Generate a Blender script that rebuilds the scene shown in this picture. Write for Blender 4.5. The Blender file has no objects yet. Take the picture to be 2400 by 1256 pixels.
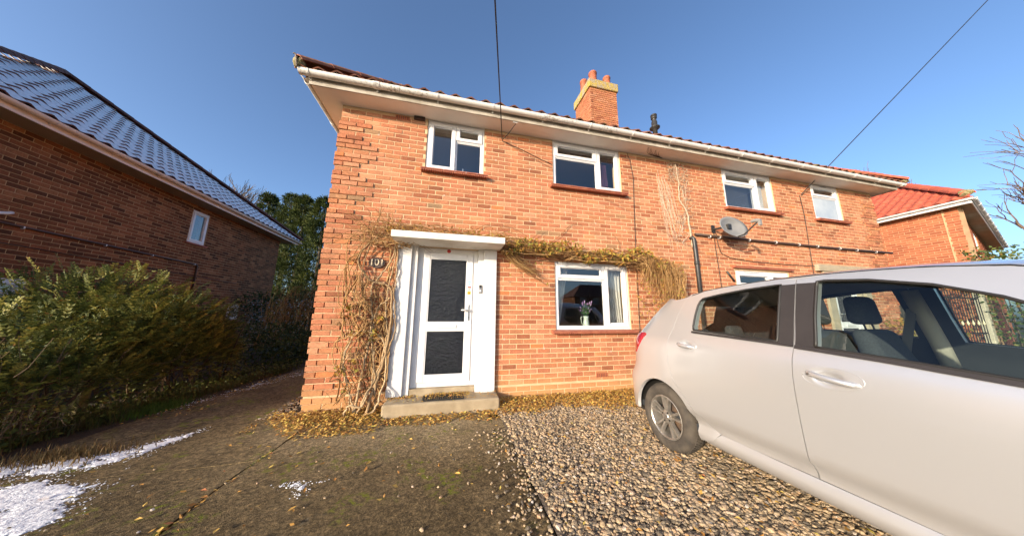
import bpy, bmesh, math, random
from mathutils import Vector, Matrix
from mathutils.geometry import delaunay_2d_cdt
RND = random.Random(11)
PI = math.pi
scene = bpy.context.scene
COL = scene.collection

# ------------------------------------------------------------------ camera
CAM = Vector((1.779, -4.059, 1.2996))
F_PX = 606.755
YAW, PITCH, ROLL = 0.230646, 0.174132, 0.007779
fw = Vector((math.sin(YAW)*math.cos(PITCH), math.cos(YAW)*math.cos(PITCH), math.sin(PITCH)))
rt = Vector((math.cos(YAW), -math.sin(YAW), 0)); up = rt.cross(fw)
rt2 = rt*math.cos(ROLL)+up*math.sin(ROLL); up2 = up*math.cos(ROLL)-rt*math.sin(ROLL)
cd = bpy.data.cameras.new('camera'); cam = bpy.data.objects.new('camera', cd); COL.objects.link(cam)
m3 = Matrix((rt2, up2, -fw)).transposed()
cam.matrix_world = Matrix.Translation(CAM) @ m3.to_4x4()
cd.sensor_width = 36.0; cd.lens = F_PX/2400*36.0; cd.clip_start = 0.05; cd.clip_end = 2000
scene.camera = cam

# ------------------------------------------------------------------ sky and sun
SUN_D = Vector((1.4, 1.0, -0.40)).normalized()
SUN_EL = math.asin(-SUN_D.z)
w = bpy.data.worlds.new('World'); scene.world = w; w.use_nodes = True
nt = w.node_tree; bg = nt.nodes['Background']
sky = nt.nodes.new('ShaderNodeTexSky'); sky.sky_type = 'NISHITA'; sky.sun_disc = False
sky.sun_elevation = SUN_EL
sky.sun_rotation = math.atan2(-SUN_D.x, -SUN_D.y)
sky.altitude = 0; sky.air_density = 0.75; sky.dust_density = 2.2; sky.ozone_density = 3.0
nt.links.new(sky.outputs[0], bg.inputs[0]); bg.inputs[1].default_value = 0.15
sl = bpy.data.lights.new('sun', 'SUN'); sl.energy = 3.3; sl.angle = math.radians(0.53); sl.color = (1.0, 0.835, 0.635)
so = bpy.data.objects.new('sun', sl); COL.objects.link(so)
so.rotation_euler = SUN_D.to_track_quat('-Z', 'Y').to_euler(); so.location = (-20, -15, 15)
scene.view_settings.view_transform = 'Standard'; scene.view_settings.look = 'None'
scene.view_settings.gamma = 1.0; scene.view_settings.use_curve_mapping = False
scene.view_settings.exposure = 1.13
scene.cycles.max_bounces = 8; scene.cycles.transparent_max_bounces = 16
scene.cycles.use_denoising = True

# ------------------------------------------------------------------ helpers
class MB:
    def __init__(s): s.v = []; s.f = []; s.r = []; s.m = []
    def add(s, vs, fs, r=0.5, m=0):
        b = len(s.v); s.v.extend(vs)
        for f in fs: s.f.append(tuple(i+b for i in f)); s.r.append(r); s.m.append(m)
    def box(s, x0, y0, z0, x1, y1, z1, r=0.5, m=0):
        s.add([(x0,y0,z0),(x1,y0,z0),(x1,y1,z0),(x0,y1,z0),(x0,y0,z1),(x1,y0,z1),(x1,y1,z1),(x0,y1,z1)],
              [(0,3,2,1),(4,5,6,7),(0,1,5,4),(1,2,6,5),(2,3,7,6),(3,0,4,7)], r, m)
    def hexa(s, p, r=0.5, m=0):   # 8 points: bottom 4, top 4
        s.add([tuple(q) for q in p], [(0,3,2,1),(4,5,6,7),(0,1,5,4),(1,2,6,5),(2,3,7,6),(3,0,4,7)], r, m)
    def tube(s, pts, rad, n=6, r=0.5, m=0, cap=True):
        pts = [Vector(p) for p in pts]
        if not isinstance(rad, (list, tuple)): rad = [rad]*len(pts)
        vs = []; prev = None
        for i, p in enumerate(pts):
            d = (pts[min(i+1, len(pts)-1)]-pts[max(i-1, 0)])
            if d.length < 1e-9: d = Vector((0,0,1))
            d.normalize()
            if prev is None:
                a = Vector((0,0,1)) if abs(d.z) < 0.9 else Vector((1,0,0))
                a = (a-d*a.dot(d)).normalized()
            else:
                a = prev-d*prev.dot(d)
                a = a.normalized() if a.length > 1e-6 else d.orthogonal().normalized()
            prev = a; b = d.cross(a)
            for k in range(n):
                t = 2*PI*k/n; vs.append(tuple(p+(a*math.cos(t)+b*math.sin(t))*rad[i]))
        fs = []
        for i in range(len(pts)-1):
            for k in range(n):
                k2 = (k+1) % n; fs.append((i*n+k, i*n+k2, (i+1)*n+k2, (i+1)*n+k))
        if cap: fs.append(tuple(range(n-1, -1, -1))); fs.append(tuple((len(pts)-1)*n+k for k in range(n)))
        s.add(vs, fs, r, m)
    def lathe(s, prof, c, axis='z', n=32, r=0.5, m=0, closed=False):
        vs = []; c = Vector(c)
        for (rad, h) in prof:
            for k in range(n):
                t = 2*PI*k/n; a, b = rad*math.cos(t), rad*math.sin(t)
                q = {'z': (a, b, h), 'x': (h, a, b), 'y': (a, h, b)}[axis]
                vs.append(tuple(c+Vector(q)))
        fs = []
        rows = len(prof)
        for i in range(rows-1 if not closed else rows):
            j = (i+1) % rows
            for k in range(n):
                k2 = (k+1) % n; fs.append((i*n+k, i*n+k2, j*n+k2, j*n+k))
        s.add(vs, fs, r, m)
    def prism(s, poly, fn, h0, h1, r=0.5, m=0):   # poly 2d ccw, fn(a,b,h)->xyz
        n = len(poly)
        vs = [tuple(fn(a, b, h0)) for a, b in poly]+[tuple(fn(a, b, h1)) for a, b in poly]
        fs = [tuple(range(n-1, -1, -1)), tuple(range(n, 2*n))]+[(i, (i+1) % n, n+(i+1) % n, n+i) for i in range(n)]
        s.add(vs, fs, r, m)
    def mesh(s, name, mats, smooth=False):
        me = bpy.data.meshes.new(name); me.from_pydata(s.v, [], s.f)
        for mt in (mats if isinstance(mats, (list, tuple)) else [mats]): me.materials.append(mt)
        at = me.attributes.new('rnd', 'FLOAT', 'FACE'); at.data.foreach_set('value', s.r)
        if any(s.m): me.polygons.foreach_set('material_index', s.m)
        if smooth: me.polygons.foreach_set('use_smooth', [True]*len(me.polygons))
        me.validate(); me.update()
        return me
    def build(s, name, mats, parent=None, smooth=False, kind=None):
        return place(name, s.mesh(name, mats, smooth), parent, kind)

def place(name, me, parent=None, kind=None, mw=None):
    o = bpy.data.objects.new(name, me); COL.objects.link(o)
    if parent is not None:
        o.parent = parent
        if parent.get('_e'): o.matrix_parent_inverse = Matrix.Translation(-parent.location)
    if mw is not None: o.matrix_basis = mw
    if kind: o['kind'] = kind
    return o
def thing(name, label, cat, loc=(0,0,0), group=None):
    o = bpy.data.objects.new(name, None); COL.objects.link(o); o.location = loc; o.empty_display_size = 0.2
    o['_e'] = 1; o['label'] = label; o['category'] = cat
    if group: o['group'] = group
    return o
def tag(o, label, cat, group=None):
    o['label'] = label; o['category'] = cat
    if group: o['group'] = group
    return o
def struct(o): o['kind'] = 'structure'; return o
def bevel_obj(o, wd=0.004, seg=2):
    md = o.modifiers.new('bevel', 'BEVEL'); md.width = wd; md.segments = seg; md.limit_method = 'ANGLE'; md.angle_limit = math.radians(40)
    return o
def U(a, b): return RND.uniform(a, b)
def px_area(p, n, wd, ht):
    d = CAM-p; L = d.length; q = p-CAM
    zc = q.dot(fw)
    if zc <= 0.1: return 0
    X = q.dot(rt2)/zc*F_PX; Y = q.dot(up2)/zc*F_PX
    if abs(X) > 1215 or abs(Y) > 640: return 0
    return wd*ht*abs(n.dot(d)/L)/(L*L)

# ------------------------------------------------------------------ materials
def newmat(name):
    m = bpy.data.materials.new(name); m.use_nodes = True
    n = m.node_tree.nodes; l = m.node_tree.links
    return m, n, l, n['Principled BSDF']
def ramp(n, l, src, stops, interp='LINEAR'):
    r = n.new('ShaderNodeValToRGB'); cr = r.color_ramp; cr.interpolation = interp
    while len(cr.elements) > 1: cr.elements.remove(cr.elements[-1])
    cr.elements[0].position = stops[0][0]; cr.elements[0].color = (*stops[0][1], 1)
    for p, c in stops[1:]: cr.elements.new(p).color = (*c, 1)
    l.new(src, r.inputs[0]); return r
def noise(n, l, vec, scale, detail=4, rough=0.55, out=0):
    t = n.new('ShaderNodeTexNoise'); t.inputs['Scale'].default_value = scale; t.inputs['Detail'].default_value = detail
    t.inputs['Roughness'].default_value = rough
    if vec is not None: l.new(vec, t.inputs['Vector'])
    return t.outputs[out]
def mix(n, l, fac, a, b, mode='MIX'):
    x = n.new('ShaderNodeMix'); x.data_type = 'RGBA'; x.blend_type = mode; x.clamp_factor = True
    for i, v in ((0, fac), (6, a), (7, b)):
        if isinstance(v, (int, float)): x.inputs[i].default_value = v
        elif isinstance(v, tuple): x.inputs[i].default_value = (*v, 1)
        else: l.new(v, x.inputs[i])
    return x.outputs[2]
def maprange(n, l, v, a, b, c=0.0, d=1.0):
    x = n.new('ShaderNodeMapRange'); l.new(v, x.inputs[0])
    for i, q in zip((1, 2, 3, 4), (a, b, c, d)): x.inputs[i].default_value = q
    return x.outputs[0]
def math_(n, l, op, a, b=None):
    x = n.new('ShaderNodeMath'); x.operation = op
    for i, v in ((0, a), (1, b)):
        if v is None: continue
        if isinstance(v, (int, float)): x.inputs[i].default_value = v
        else: l.new(v, x.inputs[i])
    return x.outputs[0]
def bump(n, l, b, h, strength=0.3, dist=0.01):
    x = n.new('ShaderNodeBump'); x.inputs['Strength'].default_value = strength; x.inputs['Distance'].default_value = dist
    l.new(h, x.inputs['Height']); l.new(x.outputs[0], b.inputs['Normal'])
def pos(n): return n.new('ShaderNodeNewGeometry').outputs['Position']
def attr(n, name='rnd'):
    a = n.new('ShaderNodeAttribute'); a.attribute_name = name; return a.outputs['Fac']
def pbr(name, col, col2=None, scale=6.0, rough=0.6, bmp=0.0, bscale=60.0, bdist=0.01, metal=0.0, coat=0.0, spec=None, detail=5, lo=0.35, hi=0.65):
    m, n, l, b = newmat(name)
    p = pos(n)
    if col2 is None: b.inputs['Base Color'].default_value = (*col, 1)
    else:
        f = maprange(n, l, noise(n, l, p, scale, detail), lo, hi)
        l.new(mix(n, l, f, col, col2), b.inputs['Base Color'])
    b.inputs['Roughness'].default_value = rough; b.inputs['Metallic'].default_value = metal
    b.inputs['Coat Weight'].default_value = coat; b.inputs['Coat Roughness'].default_value = 0.05
    if spec is not None: b.inputs['Specular IOR Level'].default_value = spec
    if bmp: bump(n, l, b, noise(n, l, p, bscale, 4), bmp, bdist)
    return m
def rndmat(name, stops, rough=0.7, var=0.25, vscale=8.0, bmp=0.0, bscale=80, obj=False, transl=0.0, bdist=0.01, spec=0.3):
    """colour picked per piece ('rnd' face attribute or the object's own random number), with fine mottling"""
    m, n, l, b = newmat(name); p = pos(n)
    src = n.new('ShaderNodeObjectInfo').outputs['Random'] if obj else attr(n)
    c = ramp(n, l, src, stops).outputs[0]
    k = ramp(n, l, noise(n, l, p, vscale, 5), [(0.3, (1-var,)*3), (0.7, (1+var,)*3)]).outputs[0]
    c = mix(n, l, 1.0, c, k, 'MULTIPLY')
    l.new(c, b.inputs['Base Color']); b.inputs['Roughness'].default_value = rough
    b.inputs['Specular IOR Level'].default_value = spec
    if bmp: bump(n, l, b, noise(n, l, p, bscale, 4), bmp, bdist)
    if transl:
        t = n.new('ShaderNodeBsdfTranslucent'); l.new(c, t.inputs[0])
        ms = n.new('ShaderNodeMixShader'); ms.inputs[0].default_value = transl
        l.new(b.outputs[0], ms.inputs[1]); l.new(t.outputs[0], ms.inputs[2])
        l.new(ms.outputs[0], n['Material Output'].inputs[0])
    return m
def glassmat(name, tint=(0.92, 0.96, 0.95), refl=1.0, rough=0.0, ior=1.52, base=0.06):
    m, n, l, b = newmat(name); n.remove(b)
    tr = n.new('ShaderNodeBsdfTransparent'); tr.inputs[0].default_value = (*tint, 1)
    gl = n.new('ShaderNodeBsdfGlossy'); gl.inputs['Roughness'].default_value = rough; gl.inputs[0].default_value = (refl, refl, refl, 1)
    ge = n.new('ShaderNodeNewGeometry'); dt = n.new('ShaderNodeVectorMath'); dt.operation = 'DOT_PRODUCT'
    l.new(ge.outputs['Incoming'], dt.inputs[0]); l.new(ge.outputs['Normal'], dt.inputs[1])
    k = math_(n, l, 'SUBTRACT', 1.0, math_(n, l, 'ABSOLUTE', dt.outputs['Value']))
    ad = math_(n, l, 'ADD', base, math_(n, l, 'MULTIPLY', math_(n, l, 'POWER', k, 5.0), 1.0-base))
    ms = n.new('ShaderNodeMixShader'); l.new(ad, ms.inputs[0]); l.new(tr.outputs[0], ms.inputs[1]); l.new(gl.outputs[0], ms.inputs[2])
    l.new(ms.outputs[0], n['Material Output'].inputs[0])
    return m
def brickmat(name, stops, obj=False, stain=True, shade=1.0):
    m, n, l, b = newmat(name); p = pos(n)
    src = n.new('ShaderNodeObjectInfo').outputs['Random'] if obj else attr(n)
    c = ramp(n, l, src, stops).outputs[0]
    k = ramp(n, l, noise(n, l, p, 3.0, 6, 0.6), [(0.28, (0.74, 0.75, 0.78)), (0.72, (1.14, 1.12, 1.08))]).outputs[0]
    c = mix(n, l, 1.0, c, k, 'MULTIPLY')
    k2 = ramp(n, l, noise(n, l, p, 45.0, 5, 0.65), [(0.3, (0.74, 0.72, 0.70)), (0.7, (1.22, 1.2, 1.18))]).outputs[0]
    c = mix(n, l, 1.0, c, k2, 'MULTIPLY')
    # mortar smears and pale bloom
    f = maprange(n, l, noise(n, l, p, 14.0, 6, 0.7), 0.66, 0.80, 0, 0.45)
    c = mix(n, l, f, c, (0.50, 0.33, 0.20))
    if stain:
        sx = n.new('ShaderNodeSeparateXYZ'); l.new(p, sx.inputs[0])
        zz = math_(n, l, 'ADD', sx.outputs[2], math_(n, l, 'MULTIPLY', noise(n, l, p, 2.2, 4), 0.45))
        f2 = maprange(n, l, zz, 0.62, 0.30, 0, 0.75)
        c = mix(n, l, f2, c, (0.50, 0.29, 0.12))
    l.new(c, b.inputs['Base Color']); b.inputs['Roughness'].default_value = 0.9; b.inputs['Specular IOR Level'].default_value = 0.15
    # combed face: fine horizontal drag lines plus grain
    mp = n.new('ShaderNodeMapping'); mp.inputs['Scale'].default_value = (6, 6, 170); l.new(p, mp.inputs[0])
    h = math_(n, l, 'ADD', noise(n, l, mp.outputs[0], 1.0, 3), noise(n, l, p, 120.0, 3))
    bump(n, l, b, h, 0.6, 0.004)
    return m
BR = [(0.0, (0.26, 0.105, 0.058)), (0.06, (0.34, 0.125, 0.066)), (0.15, (0.44, 0.168, 0.090)), (0.45, (0.455, 0.198, 0.108)), (0.65, (0.425, 0.180, 0.088)), (0.82, (0.49, 0.225, 0.125)), (0.93, (0.54, 0.27, 0.155)), (0.97, (0.55, 0.20, 0.08)), (1.0, (0.30, 0.19, 0.11))]
M = {}
M['brick'] = brickmat('brick_clay', BR); M['brick_o'] = brickmat('brick_clay_single', BR, obj=True)
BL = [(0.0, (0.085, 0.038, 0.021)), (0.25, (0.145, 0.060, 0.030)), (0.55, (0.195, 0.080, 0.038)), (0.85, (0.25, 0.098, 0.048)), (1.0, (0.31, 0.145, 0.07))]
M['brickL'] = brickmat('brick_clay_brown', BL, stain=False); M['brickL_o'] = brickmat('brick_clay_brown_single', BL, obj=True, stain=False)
BRR = [(0.0, (0.34, 0.105, 0.056)), (0.5, (0.43, 0.145, 0.075)), (1.0, (0.48, 0.18, 0.09))]
M['brickR'] = brickmat('brick_clay_pale', BRR, stain=False); M['brickR_o'] = brickmat('brick_clay_pale_single', BRR, obj=True, stain=False)
M['mortar'] = pbr('mortar_sand', (0.66, 0.48, 0.29), (0.56, 0.39, 0.23), 5.0, 0.95, 0.5, 150, 0.004, spec=0.1)
M['mortarR'] = pbr('mortar_brown', (0.50, 0.33, 0.19), (0.42, 0.26, 0.15), 5.0, 0.95, 0.5, 150, 0.004, spec=0.1)
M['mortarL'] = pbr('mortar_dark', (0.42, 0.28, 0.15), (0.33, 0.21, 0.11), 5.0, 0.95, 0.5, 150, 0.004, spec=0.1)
M['upvc'] = pbr('white_upvc', (0.72, 0.71, 0.71), (0.66, 0.655, 0.65), 3.0, 0.32)
M['upvc_dirty'] = None
M['white_paint'] = pbr('white_masonry_paint', (0.70, 0.69, 0.675), (0.61, 0.59, 0.56), 4.0, 0.7, 0.25, 70, 0.006)
M['soffit'] = pbr('soffit_board', (0.88, 0.84, 0.77), (0.82, 0.75, 0.66), 1.6, 0.8)
M['glass'] = glassmat('window_glass', (0.93, 0.95, 0.95), base=0.075)
M['glass_obscure'] = pbr('obscured_glass', (0.035, 0.042, 0.055), (0.06, 0.07, 0.085), 3.0, 0.22, spec=0.8)
M['glass_white'] = pbr('frosted_glass', (0.30, 0.36, 0.42), (0.50, 0.54, 0.56), 1.2, 0.25, spec=0.7)
M['black_plastic'] = pbr('black_plastic', (0.02, 0.02, 0.02), (0.035, 0.033, 0.03), 6, 0.45)
M['cable'] = pbr('black_cable', (0.015, 0.015, 0.015), None, rough=0.6)
M['sill_tile'] = pbr('red_sill_tile', (0.30, 0.085, 0.05), (0.40, 0.14, 0.075), 9, 0.65, 0.3, 90, 0.004)
M['terracotta'] = pbr('terracotta', (0.42, 0.13, 0.06), (0.30, 0.09, 0.045), 10, 0.75, 0.2, 60)
M['concrete'] = pbr('step_concrete', (0.40, 0.32, 0.21), (0.27, 0.21, 0.13), 5, 0.9, 0.6, 90, 0.006)
M['dark_room'] = pbr('room_wall', (0.30, 0.27, 0.23), (0.25, 0.22, 0.19), 1, 0.9)
M['room_ceiling'] = pbr('room_ceiling', (0.55, 0.53, 0.48), None, rough=0.9)
M['carpet'] = pbr('carpet', (0.12, 0.09, 0.07), (0.09, 0.07, 0.05), 20, 0.95)
# gutter plastic with black algae streaks
def gutmat():
    m, n, l, b = newmat('gutter_plastic'); p = pos(n)
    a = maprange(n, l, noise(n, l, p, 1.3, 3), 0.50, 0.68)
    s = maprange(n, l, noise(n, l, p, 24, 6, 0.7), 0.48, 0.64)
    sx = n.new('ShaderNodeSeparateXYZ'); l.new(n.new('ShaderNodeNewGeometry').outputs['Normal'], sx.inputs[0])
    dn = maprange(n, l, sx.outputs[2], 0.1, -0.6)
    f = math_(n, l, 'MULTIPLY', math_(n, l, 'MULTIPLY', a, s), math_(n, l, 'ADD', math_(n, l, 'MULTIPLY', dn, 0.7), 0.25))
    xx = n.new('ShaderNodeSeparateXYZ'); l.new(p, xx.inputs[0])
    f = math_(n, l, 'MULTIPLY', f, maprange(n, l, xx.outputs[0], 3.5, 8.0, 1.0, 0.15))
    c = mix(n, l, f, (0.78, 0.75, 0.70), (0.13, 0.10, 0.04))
    l.new(c, b.inputs['Base Color']); b.inputs['Roughness'].default_value = 0.38
    return m
M['gutter'] = gutmat()
M['gutterL'] = pbr('gutter_beige', (0.80, 0.69, 0.60), (0.72, 0.60, 0.51), 3, 0.4)
def tilemat(name, c0, c1, moss=0.0, obj=False):
    m, n, l, b = newmat(name); p = pos(n)
    src = n.new('ShaderNodeObjectInfo').outputs['Random'] if obj else attr(n)
    c = mix(n, l, src, c0, c1)
    k = ramp(n, l, noise(n, l, p, 18, 5), [(0.3, (0.75,)*3), (0.7, (1.2,)*3)]).outputs[0]
    c = mix(n, l, 1.0, c, k, 'MULTIPLY')
    if moss:
        f = maprange(n, l, noise(n, l, p, 7, 6, 0.7), 0.52, 0.66, 0, moss)
        c = mix(n, l, f, c, (0.20, 0.17, 0.055))
    l.new(c, b.inputs['Base Color']); b.inputs['Roughness'].default_value = 0.85
    bump(n, l, b, noise(n, l, p, 90, 4), 0.3, 0.004)
    return m
M['tile'] = tilemat('clay_pantile', (0.16, 0.058, 0.034), (0.25, 0.088, 0.045), 0.85); M['tile_o'] = tilemat('clay_pantile_single', (0.16, 0.058, 0.034), (0.25, 0.088, 0.045), 0.85, True)
M['tileR'] = tilemat('new_red_pantile', (0.42, 0.085, 0.045), (0.50, 0.115, 0.06)); M['tileR_o'] = tilemat('new_red_pantile_single', (0.42, 0.085, 0.045), (0.50, 0.115, 0.06), 0, True)
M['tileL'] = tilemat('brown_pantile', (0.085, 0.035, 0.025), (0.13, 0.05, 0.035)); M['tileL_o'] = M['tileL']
M['frost'] = pbr('roof_frost', (0.78, 0.80, 0.82), (0.56, 0.58, 0.60), 26, 0.85, 0.3, 120, 0.004, lo=0.3, hi=0.75)
# ------------------------------------------------------------------ building helpers
def sub_intervals(a, b, cuts):
    out = [(a, b)]
    for c0, c1 in cuts:
        nx = []
        for p, q in out:
            if c1 <= p or c0 >= q: nx.append((p, q)); continue
            if c0 > p: nx.append((p, c0))
            if c1 < q: nx.append((c1, q))
        out = nx
    return out
_bricks = {}
def brick_mesh(wd, ht, mat, tag_):
    k = (round(wd, 3), round(ht, 3), tag_)
    if k not in _bricks:
        b = MB(); brick_into(b, Vector((0,0,0)), Vector((1,0,0)), Vector((0,-1,0)), wd, ht, 0.5); _bricks[k] = b.mesh('brick', mat)
    return _bricks[k]
def brick_into(mb, c, u, nrm, wd, ht, r, dep=0.035, ch=0.0035):
    z = Vector((0,0,1)); hw, hh = wd/2, ht/2
    def P(a, b, d): return tuple(c+u*a+z*b+nrm*d)
    vs = [P(-hw,-hh,-dep),P(hw,-hh,-dep),P(hw,hh,-dep),P(-hw,hh,-dep),
          P(-hw,-hh,-ch),P(hw,-hh,-ch),P(hw,hh,-ch),P(-hw,hh,-ch),
          P(-hw+ch,-hh+ch,0),P(hw-ch,-hh+ch,0),P(hw-ch,hh-ch,0),P(-hw+ch,hh-ch,0)]
    fs = [(8,9,10,11)]
    for i in range(4):
        j = (i+1) % 4; fs += [(i,j,4+j,4+i),(4+i,4+j,8+j,8+i)]
    if u.cross(z).dot(nrm) < 0: fs = [f[::-1] for f in fs]
    mb.add(vs, fs, r)
def mortar_slab(o, u, nrm, L, z0, z1, holes, thick=0.25, rec=0.005):
    us = sorted({0.0, L, *[h for q in holes for h in q[:2]]}); zs = sorted({z0, z1, *[h for q in holes for h in q[2:4]]})
    def hole(i, j):
        if i < 0 or j < 0 or i >= len(us)-1 or j >= len(zs)-1: return True
        a = (us[i]+us[i+1])/2; b = (zs[j]+zs[j+1])/2
        return any(h[0] < a < h[1] and h[2] < b < h[3] for h in holes)
    mb = MB(); Z = Vector((0,0,1)); flip = u.cross(Z).dot(nrm) < 0
    def P(a, b, d): return tuple(o+u*a+Z*b-nrm*d)
    def quad(*p):
        mb.add(list(p), [(3,2,1,0) if flip else (0,1,2,3)])
    for i in range(len(us)-1):
        for j in range(len(zs)-1):
            if hole(i, j): continue
            a, b, c, d = us[i], us[i+1], zs[j], zs[j+1]
            quad(P(a,c,rec),P(b,c,rec),P(b,d,rec),P(a,d,rec)); quad(P(b,c,thick),P(a,c,thick),P(a,d,thick),P(b,d,thick))
            if hole(i-1, j): quad(P(a,c,thick),P(a,c,rec),P(a,d,rec),P(a,d,thick))
            if hole(i+1, j): quad(P(b,c,rec),P(b,c,thick),P(b,d,thick),P(b,d,rec))
            if hole(i, j-1): quad(P(a,c,thick),P(b,c,thick),P(b,c,rec),P(a,c,rec))
            if hole(i, j+1): quad(P(a,d,rec),P(b,d,rec),P(b,d,thick),P(a,d,thick))
    return mb
def brick_wall(house, o, u, nrm, L, ztop, zbot, holes, mats, nparts=300, row0=None, quoin=None, name='wall', pitch=0.225, gauge=0.0751, gap=0.011):
    """one wall: mortar body, single bricks as sub-parts, the rest of the bricks joined"""
    mort, bm, bmo = mats; o = Vector(o); Z = Vector((0,0,1))
    wall = mortar_slab(o, u, nrm, L, zbot, ztop, holes).build(name, mort, house)
    zc = row0 if row0 is not None else ztop-gauge/2
    rows = []; r = -int((ztop-zc)/gauge); 
    while True:
        z = zc-r*gauge-(0.02 if r >= 52 else 0.0)
        if z-gauge/2 < zbot-0.01: break
        if z+gauge/2 <= ztop+0.012: rows.append((r, z))
        r += 1
    items = []
    hh = gauge-gap
    for r, z in rows:
        cuts = [(h[0]-0.004, h[1]+0.004) for h in holes if h[2]-0.02 < z < h[3]+0.02]
        x = -0.006; first = pitch/2 if r % 2 == 0 else pitch
        edges = [0.0]; e = first
        while e < L-0.06: edges.append(e); e += pitch
        edges.append(L)
        for a, b in zip(edges[:-1], edges[1:]):
            a2 = a+(gap/2 if a > 0 else 0); b2 = b-(gap/2 if b < L else 0)
            for p, q in sub_intervals(a2, b2, cuts):
                if q-p < 0.035: continue
                out = quoin(r, (p+q)/2) if quoin else 0.0
                p2, q2 = p, q
                if out > 0 and p <= 0.001: p2 = -out
                if out > 0 and q >= L-0.001: q2 = L+out
                c = o+u*((p2+q2)/2)+Z*z+nrm*(out+U(-0.0015, 0.0015))
                items.append((px_area(c, nrm, q-p, hh), c, q2-p2, r))
    items.sort(key=lambda t: -t[0])
    rest = MB(); cnt = 0
    ang = math.atan2(u.y, u.x); flip = u.cross(Z).dot(nrm) < 0
    for ar, c, wd, r in items:
        wdj = wd+U(-0.002, 0.001); hj = hh+U(-0.002, 0.002)
        if cnt < nparts and ar > 0:
            wq = round(wdj/0.004)*0.004; me = brick_mesh(wq, hh, bmo, bmo.name)
            mw = Matrix.Translation(c) @ Matrix((u if not flip else -u, -nrm, Z)).transposed().to_4x4()
            ob = place('brick', me, wall, None, mw); cnt += 1
        else:
            brick_into(rest, c, u, nrm, wdj, hj, RND.random())
    rest.build('brickwork', bm, wall, kind='stuff')
    return wall

def tile_local(w_, l_, mat_frost=False):
    """one pantile: S-wave section, raised lower lip; local x along eave, y up-slope, z outward"""
    mb = MB(); n = 7; th = 0.012; A = 0.022; lap = 0.03
    top = []; 
    for j in range(2):
        for i in range(n+1):
            t = i/n; x = t*(w_+0.012); zz = A*math.cos(2*PI*t*0.98+0.3)
            top.append((x, 0 if j == 0 else l_+0.04, zz+(0.034 if j == 0 else 0.014)))
    bot = [(x, y+0.0, z-th-(0.006 if k <= n else 0)) for k, (x, y, z) in enumerate(top)]
    # front lip curve sits a little back so the snow edge shows brown
    vs = top+bot; N = 2*(n+1)
    fs = [(i, i+1, n+1+i+1, n+1+i) for i in range(n)]
    mb.add(vs, fs, 0.5, 0)
    mb.add(vs, [(N+i+1, N+i, i, i+1)[::1] for i in range(n)], 0.5, 1)
    mb.add(vs, [(0, n+1, N+n+1, N), (n, N+n, N+2*n+1, 2*n+1)], 0.5, 1)
    if mat_frost:   # brown strip along the exposed lower edge
        strip = [(x, -0.001, z+0.0015) for x, y, z in top[:n+1]]+[(x, 0.014, z+0.0010) for x, y, z in top[:n+1]]
        mb.add(strip, [(i, i+1, n+1+i+1, n+1+i) for i in range(n)], 0.5, 1)
    return mb
def tiled_slope(roof, A, u, s, width, height, inside, tw, tl, mats_o, mats_m, nparts, frost=False):
    A = Vector(A); u = Vector(u).normalized(); s = Vector(s).normalized(); nn = u.cross(s)
    proto = tile_local(tw, tl, frost); me = proto.mesh('roof_tile', mats_o, True)
    items = []
    for j in range(int(height/tl)+1):
        for i in range(int(width/tw)+1):
            a, b = i*tw, j*tl
            if inside(a+tw/2, b+tl*0.5):
                c = A+u*a+s*b+nn*U(-0.002, 0.004)
                items.append((px_area(c, nn, tw, tl)+1e-9/(1+j), c, U(-0.012, 0.012)))
    items.sort(key=lambda t: -t[0]); rest = MB(); cnt = 0
    B = Matrix((u, s, nn)).transposed()
    for ar, c, tw_ in items:
        rot = B @ Matrix.Rotation(tw_, 3, 'Z')
        if cnt < nparts and ar > 1e-8:
            place('roof_tile', me, roof, None, Matrix.Translation(c) @ rot.to_4x4()); cnt += 1
        else:
            base = len(rest.v); rest.v.extend([tuple(c+rot @ Vector(v)) for v in proto.v]); rr = RND.random()
            for f, m_ in zip(proto.f, proto.m): rest.f.append(tuple(k+base for k in f)); rest.r.append(rr); rest.m.append(m_)
    if rest.v: rest.build('roof_tiling', mats_m, roof, True, kind='stuff')
def ridge_run(parent, P0, P1, mat, seg=0.42, rad=0.115, name='ridge_tile'):
    P0 = Vector(P0); P1 = Vector(P1); d = P1-P0; L = d.length; d.normalize()
    side = d.cross(Vector((0,0,1))).normalized(); upv = side.cross(d)
    k = max(1, round(L/seg)); seg = L/k
    for i in range(k):
        mb = MB(); a = P0+d*(i*seg); b = P0+d*((i+1)*seg+0.02); vs = []; n = 8
        for p, rr in ((a, rad*1.06), (b, rad*0.98)):
            for q in range(n+1):
                t = PI*(q/n)*1.0
                vs.append(tuple(p+side*math.cos(t)*rr*1.05+upv*(math.sin(t)*rr*0.85)))
            for q in range(n+1):
                t = PI*(q/n); vs.append(tuple(p+side*math.cos(t)*(rr-0.016)*1.05+upv*(math.sin(t)*(rr-0.016)*0.85)))
        m_ = n+1
        fs = []
        for q in range(n): fs += [(q, q+1, 2*m_+q+1, 2*m_+q), (m_+q+1, m_+q, 3*m_+q, 3*m_+q+1), (q+1, q, m_+q, m_+q+1), (2*m_+q, 2*m_+q+1, 3*m_+q+1, 3*m_+q)]
        fs += [(0, 2*m_, 3*m_, m_), (n, m_+n, 3*m_+n, 2*m_+n)]
        mb.add(vs, fs, RND.random()); mb.build(name, mat, parent)
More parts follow.
